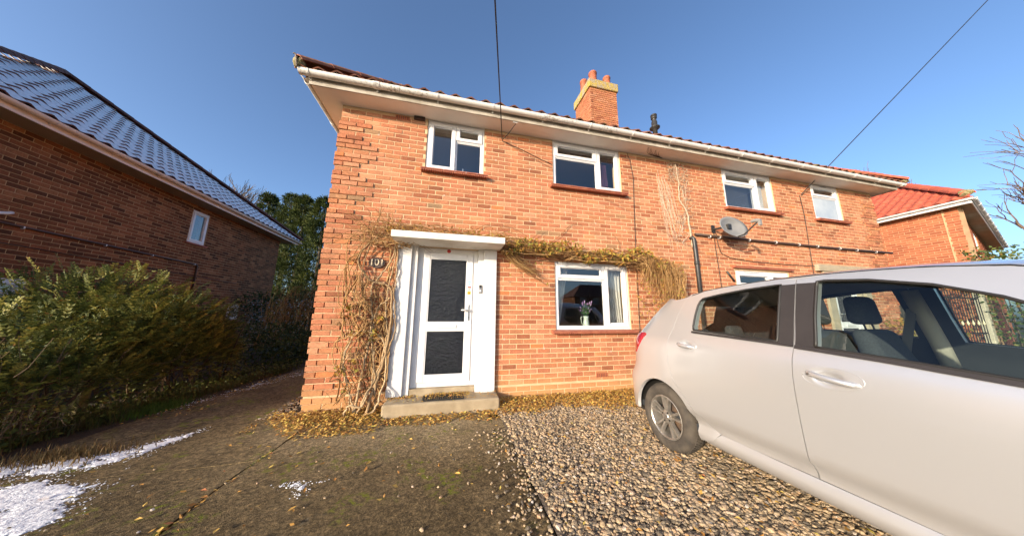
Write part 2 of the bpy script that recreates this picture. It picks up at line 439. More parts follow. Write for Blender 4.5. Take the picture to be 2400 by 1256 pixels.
def gutter(parent, P0, P1, outward, mat, rad=0.057, brackets=True, mb=None, name='gutter'):
    P0 = Vector(P0); P1 = Vector(P1); d = (P1-P0); L = d.length; d.normalize(); out = Vector(outward); Z = Vector((0,0,1))
    mb = MB(); n = 10
    def ring(p, r0):
        return [p+out*(math.cos(PI+PI*k/n)*-r0)+Z*(math.sin(PI+PI*k/n)*r0) for k in range(n+1)]
    def run(a, b, r0, th):
        A_ = ring(a, r0)+ring(a, r0-th); B_ = ring(b, r0)+ring(b, r0-th); m_ = n+1; vs = [tuple(q) for q in A_+B_]; fs = []
        for k in range(n): fs += [(k, k+1, 2*m_+k+1, 2*m_+k), (m_+k+1, m_+k, 3*m_+k, 3*m_+k+1), (k, m_+k, m_+k+1, k+1), (2*m_+k+1, 3*m_+k+1, 3*m_+k, 2*m_+k)]
        fs += [(0, 2*m_, 3*m_, m_), (n, m_+n, 3*m_+n, 2*m_+n)]
        mb.add(vs, fs)
    run(P0, P1, rad, 0.004)
    g = mb.build(name, mat, parent, True)
    g.data.set_sharp_from_angle(angle=math.radians(40))
    if brackets:
        k = max(2, int(L/0.85)); 
        for i in range(k+1):
            mb = MB(); t = 0.12+i*(L-0.24)/k; wd = 0.012
            if i % 3 == 1:
                wd = 0.045
            run(P0+d*(t-wd), P0+d*(t+wd), rad+0.006, 0.008)
            a = P0+d*t-out*rad-Z*0.01
            for sgn in (-1, 1): pass
            mb.box(*(min(a.x-0.012, a.x+0.012), min(a.y-0.012, a.y+0.012), a.z-0.07, a.x+0.012, a.y+0.012, a.z+0.02))
            mb.build('bracket', mat, g)
    return g
def window(house, x0, x1, z0, z1, cells, y=0.02, mat='upvc', fr=0.055, dep=0.07, glass='glass', vents=(), T=None, name='window'):
    """cells: (xa,xb,za,zb,opening,glassname) fractions of the opening; T maps (x,y,z) to world"""
    T = T or (lambda x, y, z: (x, y, z))
    W, H = x1-x0, z1-z0; mb = MB()
    def bx(mbb, a, b, c, d, e, f):
        mbb.hexa([T(a,b,c),T(d,b,c),T(d,e,c),T(a,e,c),T(a,b,f),T(d,b,f),T(d,e,f),T(a,e,f)])
    g = 0.004
    bx(mb, x0+g, y, z0+g, x0+fr, y+dep, z1-g); bx(mb, x1-fr, y, z0+g, x1-g, y+dep, z1-g)
    bx(mb, x0+fr, y+0.001, z0+g, x1-fr, y+dep-0.001, z0+fr); bx(mb, x0+fr, y+0.001, z1-fr, x1-fr, y+dep-0.001, z1-g)
    xs = sorted({c[0] for c in cells}|{c[1] for c in cells}); 
    part = None; bars = []
    for (a, b, c, d, op, gl) in cells:
        ax, bx_ = x0+a*W, x0+b*W; cz, dz = z0+c*H, z0+d*H
        if b < 0.999: bars.append((bx_-fr*0.32, cz if c > 0 else z0+fr, bx_+fr*0.32, dz if d < 0.999 else z1-fr, 'v'))
        if d < 0.999: bars.append(((ax if a == 0 else ax+fr*0.32)+(fr if a == 0 else 0), dz-fr*0.32, bx_-(fr if b > 0.999 else fr*0.32), dz+fr*0.32, 'h'))
    for (a, c, b, d, k) in bars: bx(mb, a, y+(0.002 if k == 'v' else 0.003), c, b, y+dep-(0.002 if k == 'v' else 0.003), d)
    part = bevel_obj(mb.build(name, M[mat], house), 0.004, 2)
    for (a, b, c, d, op, gl) in cells:
        ax = x0+a*W+(fr if a == 0 else fr*0.32); bx_ = x0+b*W-(fr if b > 0.999 else fr*0.32)
        cz = z0+c*H+(fr if c == 0 else fr*0.32); dz = z0+d*H-(fr if d > 0.999 else fr*0.32)
        if op:
            sb = MB(); q = 0.045; e = 0.012
            bx(sb, ax-e, y-0.016, cz-e, ax+q, y+0.05, dz+e); bx(sb, bx_-q, y-0.016, cz-e, bx_+e, y+0.05, dz+e)
            bx(sb, ax+q, y-0.015, cz-e, bx_-q, y+0.049, cz+q); bx(sb, ax+q, y-0.015, dz-q, bx_-q, y+0.049, dz+e)
            bevel_obj(sb.build('sash', M[mat], part), 0.004, 2)
            ax += q; bx_ -= q; cz += q; dz -= q
        gb = MB(); q = 0.012     # glazing bead
        for (p1, p2, p3, p4) in ((ax, cz, ax+q, dz), (bx_-q, cz, bx_, dz), (ax+q, cz, bx_-q, cz+q), (ax+q, dz-q, bx_-q, dz)):
            bx(gb, p1, y+0.012, p2, p3, y+0.03, p4)
        gb.build('glazing_bead', M[mat], part)
        pb = MB(); bx(pb, ax+0.004, y+0.02, cz+0.004, bx_-0.004, y+0.026, dz-0.004); pb.build('pane', M[gl], part)
    for (a, b, zf) in vents:
        vb = MB(); bx(vb, x0+a*W, y-0.012, z1-fr*0.62, x0+b*W, y-0.001, z1-fr*0.34); vb.build('trickle_vent', M['upvc'], part)
        vb = MB(); bx(vb, x0+a*W+0.01, y-0.014, z1-fr*0.57, x0+b*W-0.01, y-0.012, z1-fr*0.50); vb.build('vent_slot', M['black_plastic'], part)
    return part
def tile_sill(house, x0, x1, z, proj=0.10, T=None, mat='sill_tile', th=0.018, ledge=True):
    """sloping clay sill tiles with a ribbed drip edge"""
    T = T or (lambda x, y, z: (x, y, z)); s = None
    n = max(3, round((x1-x0)/0.165)); wd = (x1-x0)/n
    base = MB()
    # ribbed lower course
    ribs = int((x1-x0)/0.034); rw = (x1-x0)/ribs
    for i in range(ribs):
        a = x0+i*rw
        base.prism([(a, z-0.022), (a+rw*0.25, z-0.046), (a+rw*0.75, z-0.046), (a+rw, z-0.022)], lambda p, q, h: T(p, h, q), -proj+0.012, 0.004)
    s = base.build('sill', M[mat], house)
    for i in range(n):
        a = x0+i*wd+0.0025; b = x0+(i+1)*wd-0.0025; mb = MB(); j = U(-0.002, 0.002)
        p = [T(a,-proj+j,z-0.021),T(b,-proj+j,z-0.021),T(b,0.03,z-0.006),T(a,0.03,z-0.006),T(a,-proj+j,z-0.003),T(b,-proj+j,z-0.003),T(b,0.03,z+0.014),T(a,0.03,z+0.014)]
        mb.hexa(p); mb.build('sill_tile', M[mat], s)
    return s

# ------------------------------------------------------------------ ground
def drivemat():
    m, n, l, b = newmat('old_concrete'); p = pos(n)
    sx = n.new('ShaderNodeSeparateXYZ'); l.new(p, sx.inputs[0])
    big = noise(n, l, p, 1.5, 7, 0.62); fine = noise(n, l, p, 55, 5, 0.7)
    # worn paler patches towards the house wall, damp dark elsewhere
    wv = math_(n, l, 'ADD', math_(n, l, 'MULTIPLY', math_(n, l, 'MULTIPLY', maprange(n, l, sx.outputs[1], -1.7, -0.65), maprange(n, l, sx.outputs[0], -0.7, 0.5, 0.05, 1.0)), 0.5), math_(n, l, 'MULTIPLY', big, 0.75))
    c = ramp(n, l, wv, [(0.28, (0.125, 0.090, 0.046)), (0.52, (0.205, 0.150, 0.080)), (0.8, (0.31, 0.235, 0.135)), (1.0, (0.38, 0.295, 0.18))]).outputs[0]
    c = mix(n, l, 1.0, c, ramp(n, l, fine, [(0.28, (0.30,)*3), (0.48, (0.85,)*3), (0.72, (1.9, 1.85, 1.75))]).outputs[0], 'MULTIPLY')
    c = mix(n, l, 1.0, c, ramp(n, l, noise(n, l, p, 19, 6, 0.72), [(0.30, (0.50,)*3), (0.5, (1.0,)*3), (0.68, (1.7, 1.65, 1.55))]).outputs[0], 'MULTIPLY')
    vo = n.new('ShaderNodeTexVoronoi'); vo.inputs['Scale'].default_value = 70; l.new(p, vo.inputs['Vector'])
    sp = maprange(n, l, vo.outputs['Distance'], 0.20, 0.08, 0, 0.75)
    spm = math_(n, l, 'MULTIPLY', sp, maprange(n, l, noise(n, l, p, 9, 3), 0.42, 0.62))
    c = mix(n, l, spm, c, (0.36, 0.30, 0.22))
    li = maprange(n, l, noise(n, l, p, 3.3, 6, 0.68), 0.63, 0.70, 0, 0.6)     # pale lichen
    c = mix(n, l, li, c, (0.26, 0.225, 0.155))
    mo = math_(n, l, 'MULTIPLY', maprange(n, l, noise(n, l, p, 2.1, 3), 0.53, 0.64), maprange(n, l, noise(n, l, p, 17, 5, 0.7), 0.50, 0.60))
    c = mix(n, l, mo, c, (0.19, 0.21, 0.022))
    l.new(c, b.inputs['Base Color']); b.inputs['Roughness'].default_value = 0.93; b.inputs['Specular IOR Level'].default_value = 0.15
    h = math_(n, l, 'ADD', math_(n, l, 'MULTIPLY', fine, 0.6), noise(n, l, p, 160, 3)); bump(n, l, b, h, 1.0, 0.02)
    return m
M['drive'] = drivemat()
M['soil'] = pbr('garden_soil', (0.030, 0.022, 0.013), (0.055, 0.042, 0.022), 6, 0.95, 0.8, 40, 0.03)
M['grassland'] = pbr('rough_grass', (0.05, 0.06, 0.02), (0.09, 0.075, 0.03), 1.5, 0.95, 0.8, 30, 0.03)
g = MB(); g.add([(-300,-300,-0.06),(300,-300,-0.06),(300,300,-0.06),(-300,300,-0.06)], [(0,1,2,3)])
struct(g.build('ground', M['grassland']))
def slab(name, poly, z=0.0, mat='drive', th=0.1, cell=0.12, wob=0.006):
    """concrete slab with slightly uneven top"""
    xs = [p[0] for p in poly]; ys = [p[1] for p in poly]; ve = []; ed = []
    P = []
    for i in range(len(poly)):
        a = Vector(poly[i]); b = Vector(poly[(i+1) % len(poly)]); k = max(1, int((b-a).length/cell))
        for j in range(k): P.append(a.lerp(b, j/k)+Vector((U(-wob, wob), U(-wob, wob))))
    n = len(P); ed = [(i, (i+1) % n) for i in range(n)]
    from mathutils.geometry import intersect_point_line
    def inside(x, y):
        c = False; j = n-1
        for i in range(n):
            if (P[i].y > y) != (P[j].y > y) and x < (P[j].x-P[i].x)*(y-P[i].y)/(P[j].y-P[i].y)+P[i].x: c = not c
            j = i
        return c
    pts = list(P); x = min(xs)+cell
    while x < max(xs):
        y = min(ys)+cell
        while y < max(ys):
            if inside(x, y) and min((q-Vector((x, y))).length for q in P) > cell*0.55: pts.append(Vector((x, y)))
            y += cell
        x += cell
    V, E, F, *_ = delaunay_2d_cdt(pts, ed, [], 1, 1e-5)
    from mathutils import noise as mn
    vs = [(v.x, v.y, z+0.010*mn.noise(Vector((v.x*1.1, v.y*1.1, 3)))+0.004*mn.noise(Vector((v.x*4, v.y*4, 7)))) for v in V]
    nb = len(vs); mb = MB(); mb.add(vs, [tuple(f) for f in F])
    mb.add([vs[i] for i in range(n)]+[(vs[i][0], vs[i][1], z-th) for i in range(n)], [(i, n+i, n+(i+1) % n, (i+1) % n) for i in range(n)])
    o = mb.build(name, M[mat], None, True); struct(o); o.data.set_sharp_from_angle(angle=math.radians(50))
    return o
slab('driveway', [(0.185,-7.5),(2.46,-7.5),(2.46,-1.22),(2.331,-1.21),(2.331,-0.02),(1.02,-0.02),(0.23,-0.02),(0.22,-0.95),(0.17,-1.3)])
slab('driveway_kerb', [(2.339,-1.20),(2.47,-1.20),(2.47,-0.55),(2.339,-0.55)], 0.002, cell=0.2, wob=0.003)
slab('driveway_bay', [(-1.75,-7.5),(0.16,-7.5),(0.145,-1.3),(0.185,-1.06),(-0.6,-1.085),(-1.75,-1.03)], -0.006)
slab('lane', [(-1.85,-1.01),(-0.6,-1.062),(0.19,-1.04),(0.205,-0.02),(-0.30,-0.02),(-0.42,0.8),(-0.46,9.5),(-1.75,9.5),(-1.55,1.8),(-1.9,0.6)], -0.008, cell=0.15)
s_ = MB(); s_.add([(-9,-9,-0.035),(-1.2,-9,-0.035),(-1.2,12,-0.035),(-9,12,-0.035)], [(0,1,2,3)]); struct(s_.build('verge', M['soil']))
s_ = MB(); s_.add([(-0.5,-0.03,-0.025),(0.01,-0.03,-0.025),(0.01,9,-0.025),(-0.5,9,-0.025)], [(0,1,2,3)]); struct(s_.build('side_strip', M['soil']))
M['gravel_bed'] = pbr('gravel_bed', (0.13, 0.10, 0.07), (0.20, 0.155, 0.11), 30, 0.95, 1.0, 60, 0.02)
s_ = MB(); s_.add([(2.46,-9,0.008),(14,-9,0.008),(14,0.0,0.012),(2.46,0.0,0.012)], [(0,1,2,3)]); struct(s_.build('gravel_bed', M['gravel_bed']))
s_ = MB(); s_.add([(-60,-16,-0.05),(60,-16,-0.05),(60,-9.5,-0.05),(-60,-9.5,-0.05)], [(0,1,2,3)]); struct(s_.build('road', pbr('asphalt', (0.05,0.05,0.05), (0.065,0.063,0.06), 20, 0.9, 0.5, 120)))

# ------------------------------------------------------------------ the pair of brick houses
X, Yv, Zv = Vector((1,0,0)), Vector((0,1,0)), Vector((0,0,1))
HL, HD, SOF = 12.44, 6.0, 4.49
house = thing('semi_detached_house', 'pair of red brick semi-detached houses with white windows behind the silver car', 'house', (6.2, 3, 0))
W1 = (1.275,2.225,3.575,SOF); W2 = (3.49,4.90,3.575,SOF); W3 = (7.46,8.91,3.575,SOF); W4 = (10.19,11.17,3.575,SOF)
G1 = (3.485,4.90,1.04,2.19); G2 = (7.45,8.95,1.04,2.215)
D1 = (1.19,2.25,0.17,2.30); D2 = (10.19,11.25,0.17,2.30)
holes = [W1, W2, W3, W4, G1, G2, D1, D2]
def quoin(r, x):
    if r % 4 == 1 or r < -1: return 0.0
    d = min(x, HL-x); lim = 0.445 if (r//4) % 2 == 0 else 0.56
    return 0.015 if d < lim else 0.0
wf = brick_wall(house, (0,0,0), X, Vector((0,-1,0)), HL, SOF, -0.12, holes, (M['mortar'], M['brick'], M['brick_o']), 300, 4.10, quoin, 'front_wall')
brick_wall(house, (0,HD,0), -Yv, Vector((-1,0,0)), HD-0.03, SOF, -0.12, [], (M['mortar'], M['brick'], M['brick_o']), 0, 4.10, None, 'side_wall')
brick_wall(house, (HL,0.03,0), Yv, Vector((1,0,0)), HD-0.031, SOF, -0.12, [], (M['mortar'], M['brick'], M['brick_o']), 0, 4.10, None, 'side_wall')
b = MB(); b.box(0.02,HD-0.25,-0.1,HL-0.02,HD-0.02,SOF); b.build('back_wall', M['mortar'], house)
# thick damp-course joints, air brick, drill plugs
b = MB(); b.box(0.003,-0.003,0.218,HL-0.003,0.02,0.240); b.build('damp_course', M['mortar'], wf)
def airbrick(x, z, dark):
    b = MB(); b.box(x-0.107,-0.006,z-0.033,x+0.107,0.01,z+0.033); o = b.build('air_brick', M['terracotta'], wf)
    h = MB()
    for i in range(6):
        for j in range(3): h.box(x-0.09+i*0.032,-0.0085,z-0.024+j*0.019,x-0.09+i*0.032+0.016,-0.006,z-0.024+j*0.019+0.009)
    h.build('air_hole', M['black_plastic'], wf)
airbrick(4.277, 0.315, False); airbrick(0.878, 4.43, True)
b = MB(); b.box(1.055,-0.03,4.43,1.225,0.01,4.55); vb = b.build('vent_box', pbr('brown_vent', (0.06,0.03,0.02)), house)
b = MB()
for i in range(6): b.box(1.075+i*0.022,-0.034,4.45,1.085+i*0.022,-0.03,4.53)
b.build('vent_slot', M['black_plastic'], vb)
plugm = pbr('pale_mortar_plug', (0.55,0.42,0.32), (0.5,0.36,0.26), 20, 0.95)
for (x, r) in [(0.55,.5),(1.02,2.5),(2.43,2.5),(3.05,3.5),(0.75,12.5),(1.6,12.5),(2.35,14.5),(3.05,16.5),(3.7,13.5),(4.3,15.5),(4.9,16.5),(2.62,42.5),(3.27,44.5),(3.87,45.5),(4.47,45.5),(5.3,15.5),(5.0,2.5),(6.9,3.5),(7.1,12.5)]:
    b = MB(); b.lathe([(0.0,-0.002),(0.015,-0.002),(0.017,0.004)], (x,0,4.10-r*0.0751), 'y', 10); b.build('mortar_plug', plugm, wf)
# floors, ceilings, partitions: real rooms behind the glass
b = MB(); b.box(0.26,0.26,0.02,HL-0.26,HD-0.26,0.16); b.build('ground_floor', M['carpet'], house)
b = MB(); b.box(0.26,0.26,2.40,HL-0.26,HD-0.26,2.62); b.build('upper_floor', M['carpet'], house)
b = MB(); b.box(0.0,0.26,4.50,HL,HD-0.26,4.60); b.build('ceiling', M['room_ceiling'], house)
b = MB(); b.box(0.26,0.26,2.38,HL-0.26,HD-0.26,2.397); b.build('ceiling', M['room_ceiling'], house)
b = MB()
for x in (2.95, 6.22, 9.45): b.box(x-0.06,0.27,0.165,x+0.06,HD-0.27,2.375); b.box(x-0.06,0.27,2.625,x+0.06,HD-0.27,4.495)
b.box(0.27,3.6,0.165,HL-0.27,3.7,2.375); b.box(0.27,3.6,2.625,HL-0.27,3.7,4.495)
b.build('partition', M['dark_room'], house)
# windows
window(house, *W1, [(0,0.49,0,1,True,'glass_obscure2' if False else 'glass'),(0.49,1,0.655,1,True,'glass'),(0.49,1,0,0.655,False,'glass')])
window(house, *W2, [(0,0.645,0.655,1,True,'glass'),(0,0.645,0,0.655,False,'glass'),(0.645,1,0,1,True,'glass')])
window(house, *W3, [(0,0.645,0.655,1,True,'glass'),(0,0.645,0,0.655,False,'glass'),(0.645,1,0,1,True,'glass')], fr=0.06, vents=((0.15,0.5,1),))
window(house, *W4, [(0,1,0.66,1,True,'glass'),(0,1,0,0.66,False,'glass_white')], fr=0.06, vents=((0.35,0.6,1),))
window(house, *G1, [(0,0.665,0.745,1,True,'glass'),(0,0.665,0,0.745,False,'glass'),(0.665,1,0,1,True,'glass')])
window(house, *G2, [(0,0.645,0.72,1,True,'glass'),(0,0.645,0,0.72,False,'glass'),(0.645,1,0,1,True,'glass')], fr=0.06, vents=((0.15,0.45,1),))
for (a, bb, z) in ((1.215,2.285,3.57),(3.41,4.97,3.57),(7.38,8.99,3.57),(10.11,11.25,3.57),(3.40,4.98,1.03),(7.37,9.03,1.03)):
    tile_sill(house, a, bb, z)
tile_sill(house, 7.37, 9.03, 2.30, proj=0.07)
# internal window boards
b = MB()
for (h) in (W1,W2,W3,W4,G1,G2): b.box(h[0]+0.01,0.095,h[2]-0.01,h[1]-0.01,0.40,h[2]+0.02)
b.build('window_board', M['upvc'], house)
# soffit, fascia, gutters
OV = 0.30
b = MB(); b.box(-OV,-OV,SOF+0.002,HL+OV,0.30,SOF+0.02); b.box(-OV,0.30,SOF+0.002,0.30,HD+OV,SOF+0.02); b.box(HL-0.3,0.30,SOF+0.002,HL+OV,HD+OV,SOF+0.02)
b.build('soffit', M['soffit'], house)
b = MB(); b.box(-OV-0.018,-OV-0.018,SOF-0.012,HL+OV+0.018,-OV,SOF+0.14); b.box(-OV-0.018,-OV,SOF-0.012,-OV,HD+OV,SOF+0.14); b.box(HL+OV,-OV,SOF-0.012,HL+OV+0.018,HD+OV,SOF+0.14)
b.build('fascia', pbr('weathered_fascia', (0.46,0.41,0.34), (0.30,0.26,0.20), 5, 0.7), house)
GY = -OV-0.018-0.062
gutter(house, (-OV-0.12,GY,SOF+0.125), (HL+OV+0.12,GY,SOF+0.115), (0,-1,0), M['gutter'])
gutter(house, (-OV-0.08,GY+0.06,SOF+0.125), (-OV-0.08,HD,SOF+0.12), (-1,0,0), M['gutter'])
gutter(house, (HL+OV+0.08,GY+0.06,SOF+0.115), (HL+OV+0.08,HD,SOF+0.11), (1,0,0), M['gutter'])
# swan-neck downpipe on the far left side
b = MB(); b.tube([(-0.38,1.0,4.56),(-0.38,1.0,4.42),(-0.34,1.0,4.32),(-0.10,1.0,4.14),(-0.06,1.0,4.05),(-0.06,1.0,0.05)], 0.034, 12); b.build('downpipe', M['upvc'], house, True)
# roof: front hip slope tiled, other slopes sheeted with tiles joined
PT = math.radians(38); tp = math.tan(PT); EV = OV+0.10; zE = SOF+0.135
hw = (HD+2*EV)/2; RZ = zE+hw*tp
b = MB(); x0, x1, y0, y1 = -EV, HL+EV, -EV, HD+EV; ym = (y0+y1)/2
b.add([(x0,y0,zE),(x1,y0,zE),(x1,y1,zE),(x0,y1,zE),(x0+hw,ym,RZ),(x1-hw,ym,RZ)], [(0,1,5,4),(1,2,5),(2,3,4,5),(3,0,4)])
roof = b.build('roof', M['tileL'], house)
su = Vector((0, math.cos(PT), math.sin(PT))); SL = hw/math.cos(PT)
tiled_slope(roof, (x0,y0-0.02,zE-0.012), X, su, x1-x0, SL, lambda a, bb: bb*math.cos(PT)-0.05 <= min(a, (x1-x0)-a), 0.235, 0.30, [M['tile_o'], M['tile_o']], [M['tile'], M['tile']], 60)
ridge_run(roof, (x0-0.02,y0-0.02,zE+0.05), (x0+hw,ym,RZ+0.06), M['tile'])
ridge_run(roof, (x1+0.02,y0-0.02,zE+0.05), (x1-hw,ym,RZ+0.06), M['tileR'])
ridge_run(roof, (x0+hw,ym,RZ+0.04), (x1-hw,ym,RZ+0.04), M['tile'])
M['lichen_mortar'] = pbr('mossy_mortar', (0.36,0.31,0.17), (0.14,0.12,0.04), 22, 0.95, 0.8, 60, 0.02)
for xx in (x0-0.05, x1+0.05):
    b = MB(); b.lathe([(0.0,-0.03),(0.06,-0.03),(0.078,0.0),(0.07,0.05),(0.0,0.06)], (xx+(0.03 if xx < 0 else -0.03),y0-0.03,zE+0.075), 'y', 9); b.v = [(vx+U(-0.012,0.012), vy+U(-0.01,0.01), vz+U(-0.012,0.012)) for vx, vy, vz in b.v]; b.build('hip_mortar', M['lichen_mortar'], roof, True)
b = MB(); b.tube([(x0-0.02,y0-0.05,zE-0.02),(x0-0.03,y0-0.075,zE+0.10),(x0-0.045,y0-0.075,zE+0.15),(x0-0.065,y0-0.08,zE+0.14)], 0.010, 6); b.build('hip_iron', pbr('rusty_iron', (0.09,0.05,0.03), (0.3,0.25,0.2), 20, 0.8), roof)
# chimney
CX0, CX1, CY0, CY1, CZ0, CZ1 = 5.78, 6.74, 2.32, 3.30, 6.2, 8.42
chim = MB(); chim.box(CX0+0.02,CY0+0.02,CZ0,CX1-0.02,CY1-0.02,CZ1+0.2); chim = chim.build('chimney', M['mortar'], house)
def chim_face(o, u, nrm, L):
    zc = CZ1-0.04; r = 0
    while zc > CZ0+0.5:
        if (zc > 7.0):
            edges = [0.0]; e = 0.107 if r % 2 == 0 else 0.22
            while e < L-0.05: edges.append(e); e += 0.217
            edges.append(L)
            for a, bb in zip(edges[:-1], edges[1:]):
                a2 = a+(0.005 if a > 0 else 0); b2 = bb-(0.005 if bb < L else 0)
                me = brick_mesh(round((b2-a2-0.002)/0.004)*0.004, 0.063, M['brick_o'], 'chim')
                place('brick', me, chim, None, Matrix.Translation(Vector(o)+u*((a2+b2)/2)+Zv*zc) @ Matrix((u, -nrm, Zv)).transposed().to_4x4())
        zc -= 0.0751; r += 1
chim_face((CX0,CY0,0), X, Vector((0,-1,0)), CX1-CX0); chim_face((CX0,CY1,0), -Yv, Vector((-1,0,0)), CY1-CY0)
M['lichen'] = pbr('orange_lichen_concrete', (0.42,0.30,0.06), (0.33,0.27,0.19), 7, 0.95, 0.9, 40, 0.02, lo=0.42, hi=0.58)
b = MB(); b.box(CX0-0.05,CY0-0.05,CZ1+0.003,CX1+0.05,CY1+0.05,CZ1+0.30); bevel_obj(b.build('chimney_cap', M['lichen'], chim), 0.03, 3)
for (px, py, hh, rr) in ((5.99,2.46,0.46,0.125),(6.50,2.46,0.40,0.115),(5.94,2.95,0.62,0.12),(6.5,3.05,0.28,0.12)):
    b = MB(); z0 = CZ1+0.25
    b.lathe([(rr*1.12,z0),(rr*1.02,z0+0.08),(rr*0.96,z0+hh-0.08),(rr*1.08,z0+hh-0.07),(rr*1.10,z0+hh-0.03),(rr*0.98,z0+hh),(rr*0.78,z0+hh),(rr*0.72,z0+0.05),(0,z0+0.05)], (px,py,0), 'z', 20)
    b.build('chimney_pot', M['terracotta'], chim, True)
# black balanced flue
b = MB(); b.lathe([(0.058,5.3),(0.058,6.10),(0.12,6.12),(0.125,6.14),(0.07,6.19),(0.072,6.30),(0.055,6.34),(0.055,6.40),(0.075,6.41),(0.075,6.45),(0.055,6.455),(0.055,6.47),(0.078,6.475),(0.078,6.51),(0.0,6.515)], (6.80,1.0,0), 'z', 20)
b.build('flue', M['black_plastic'], house, True)
# ------------------------------------------------------------------ porches and doors
def obscuremat():
    m, n, l, b = newmat('patterned_door_glass'); p = pos(n)
    b.inputs['Base Color'].default_value = (0.006, 0.008, 0.012, 1); b.inputs['Roughness'].default_value = 0.08; b.inputs['Specular IOR Level'].default_value = 0.35
    h = math_(n, l, 'ADD', noise(n, l, p, 26, 3), math_(n, l, 'MULTIPLY', noise(n, l, p, 90, 2), 0.5)); bump(n, l, b, h, 1.0, 0.014)
    return m
M['door_glass'] = obscuremat()
M['canopy'] = pbr('painted_concrete', (0.78, 0.76, 0.71), (0.62, 0.58, 0.50), 3.2, 0.85, 0.35, 60, 0.006)
M['chrome'] = pbr('satin_metal', (0.7, 0.68, 0.65), None, rough=0.28, metal=1.0)
def flat_text(txt, size, mat, name, parent, mw, extr=0.004):
    cu = bpy.data.curves.new(name, 'FONT'); cu.body = txt; cu.size = size; cu.extrude = extr; cu.align_x = 'CENTER'; cu.align_y = 'CENTER'
    to = bpy.data.objects.new(name, cu); COL.objects.link(to)
    dg = bpy.context.evaluated_depsgraph_get(); dg.update(); me = bpy.data.meshes.new_from_object(to.evaluated_get(dg))
    bpy.data.objects.remove(to); bpy.data.curves.remove(cu); me.materials.clear(); me.materials.append(mat)
    return place(name, me, parent, None, mw)
def porch(T, paint, canopy_mat, ours):
    def bx(mb, x0, y0, z0, x1, y1, z1):
        a, c = sorted((T(x0), T(x1))); mb.box(a, y0, z0, c, y1, z1)
    b = MB(); bx(b, 1.005,-0.33,-0.05,2.50,-0.004,0.165); st = b.build('door_step', M['concrete'], house); bevel_obj(st, 0.025, 3)
    b = MB(); bx(b, 1.27,-0.004+0.0,0.166,2.17,0.16,0.25); b.build('threshold', M['concrete'], house)
    for (p, q) in ((0.985,1.187),(2.265,2.47)):
        b = MB(); bx(b, p,-0.05,0.167,q,0.0-0.001,2.298); bevel_obj(b.build('pilaster', M[paint], house), 0.006, 2)
    for (p, q) in ((1.188,1.268),(2.178,2.262)):
        b = MB(); bx(b, p,-0.012,0.167,q,0.14,2.298); b.build('door_reveal', M[paint], house)
    b = MB()
    if ours: bx(b, 0.965,-0.46,2.30,2.52,-0.002,2.395)
    else: bx(b, 0.70,-0.075,2.30,2.66,-0.002,2.45)
    bevel_obj(b.build('door_canopy', M[canopy_mat], house), 0.008, 2)
    # frame
    y = 0.06; f = MB()
    bx(f, 1.269,y,0.251,1.352,y+0.07,2.299); bx(f, 2.107,y,0.251,2.177,y+0.07,2.299); bx(f, 1.352,y+0.001,2.222,2.107,y+0.069,2.299); bx(f, 1.352,y+0.001,0.251,2.107,y+0.069,0.315)
    bevel_obj(f.build('door_frame', M['upvc'], house), 0.005, 2)
    d = MB(); y = 0.045
    bx(d, 1.354,y,0.317,1.446,y+0.06,2.22); bx(d, 2.012,y,0.317,2.105,y+0.06,2.22); bx(d, 1.446,y+0.001,2.135,2.012,y+0.059,2.22)
    bx(d, 1.446,y+0.001,0.317,2.012,y+0.059,0.41); bx(d, 1.446,y+0.001,1.045,2.012,y+0.059,1.158)
    door = bevel_obj(d.build('door', M['upvc'], house), 0.006, 2)
    for (z0, z1) in ((0.41,1.045),(1.158,2.135)):
        p = MB(); bx(p, 1.44,y+0.02,z0-0.005,2.018,y+0.03,z1+0.005); p.build('pane', M['door_glass'], door)
        q = MB(); w_ = 0.014
        bx(q, 1.446,y+0.006,z0,1.446+w_,y+0.02,z1); bx(q, 2.012-w_,y+0.006,z0,2.012,y+0.02,z1); bx(q, 1.446+w_,y+0.006,z0,2.012-w_,y+0.02,z0+w_); bx(q, 1.446+w_,y+0.006,z1-w_,2.012-w_,y+0.02,z1)
        q.build('glazing_bead', M['upvc'], door)
    p = MB(); bx(p, 1.585,y-0.012,1.072,1.878,y-0.001,1.127); bevel_obj(p.build('letter_plate', M['upvc'], door), 0.004, 2)
    p = MB(); bx(p, 1.60,y-0.0145,1.084,1.863,y-0.0125,1.088); p.build('letter_slot', M['black_plastic'], door)
    p = MB(); bx(p, 2.043,y-0.010,1.19,2.073,y-0.001,1.43); bevel_obj(p.build('handle_plate', M['chrome'], door), 0.004, 2)
    p = MB(); p.tube([(T(2.058),y-0.008,1.345),(T(2.058),y-0.05,1.345),(T(2.045),y-0.058,1.345),(T(1.94),y-0.055,1.347)], 0.010, 8); p.build('handle', M['chrome'], door, True)
    p = MB(); p.lathe([(0,-0.004),(0.008,-0.004),(0.008,0.002)], (T(2.058),y-0.010,1.235), 'y', 10); p.build('lock', M['black_plastic'], door)
    if not ours: return
    def sticker(name, x0, x1, z0, z1, col, rnd_=False):
        p = MB(); yy = y-0.0015
        if rnd_: p.lathe([(0,-0.0005),((x1-x0)/2,-0.0005),((x1-x0)/2,0.0005)], ((x0+x1)/2,yy,(z0+z1)/2), 'y', 18)
        else: p.box(x0,yy,z0,x1,yy+0.001,z1)
        p.build(name, pbr(name+'_print', col, None, rough=0.5), door)
    sticker('sticker', 2.028,2.082,1.745,1.80,(0.18,0.42,0.72), True)
    b2 = MB(); b2.box(2.033,y-0.003,1.766,2.077,y-0.002,1.779); b2.build('sticker_band', M['upvc'], door)
    sticker('sticker', 2.030,2.082,1.69,1.715,(0.30,0.09,0.07))
    sticker('sticker', 2.030,2.082,1.64,1.688,(0.75,0.66,0.62)); 
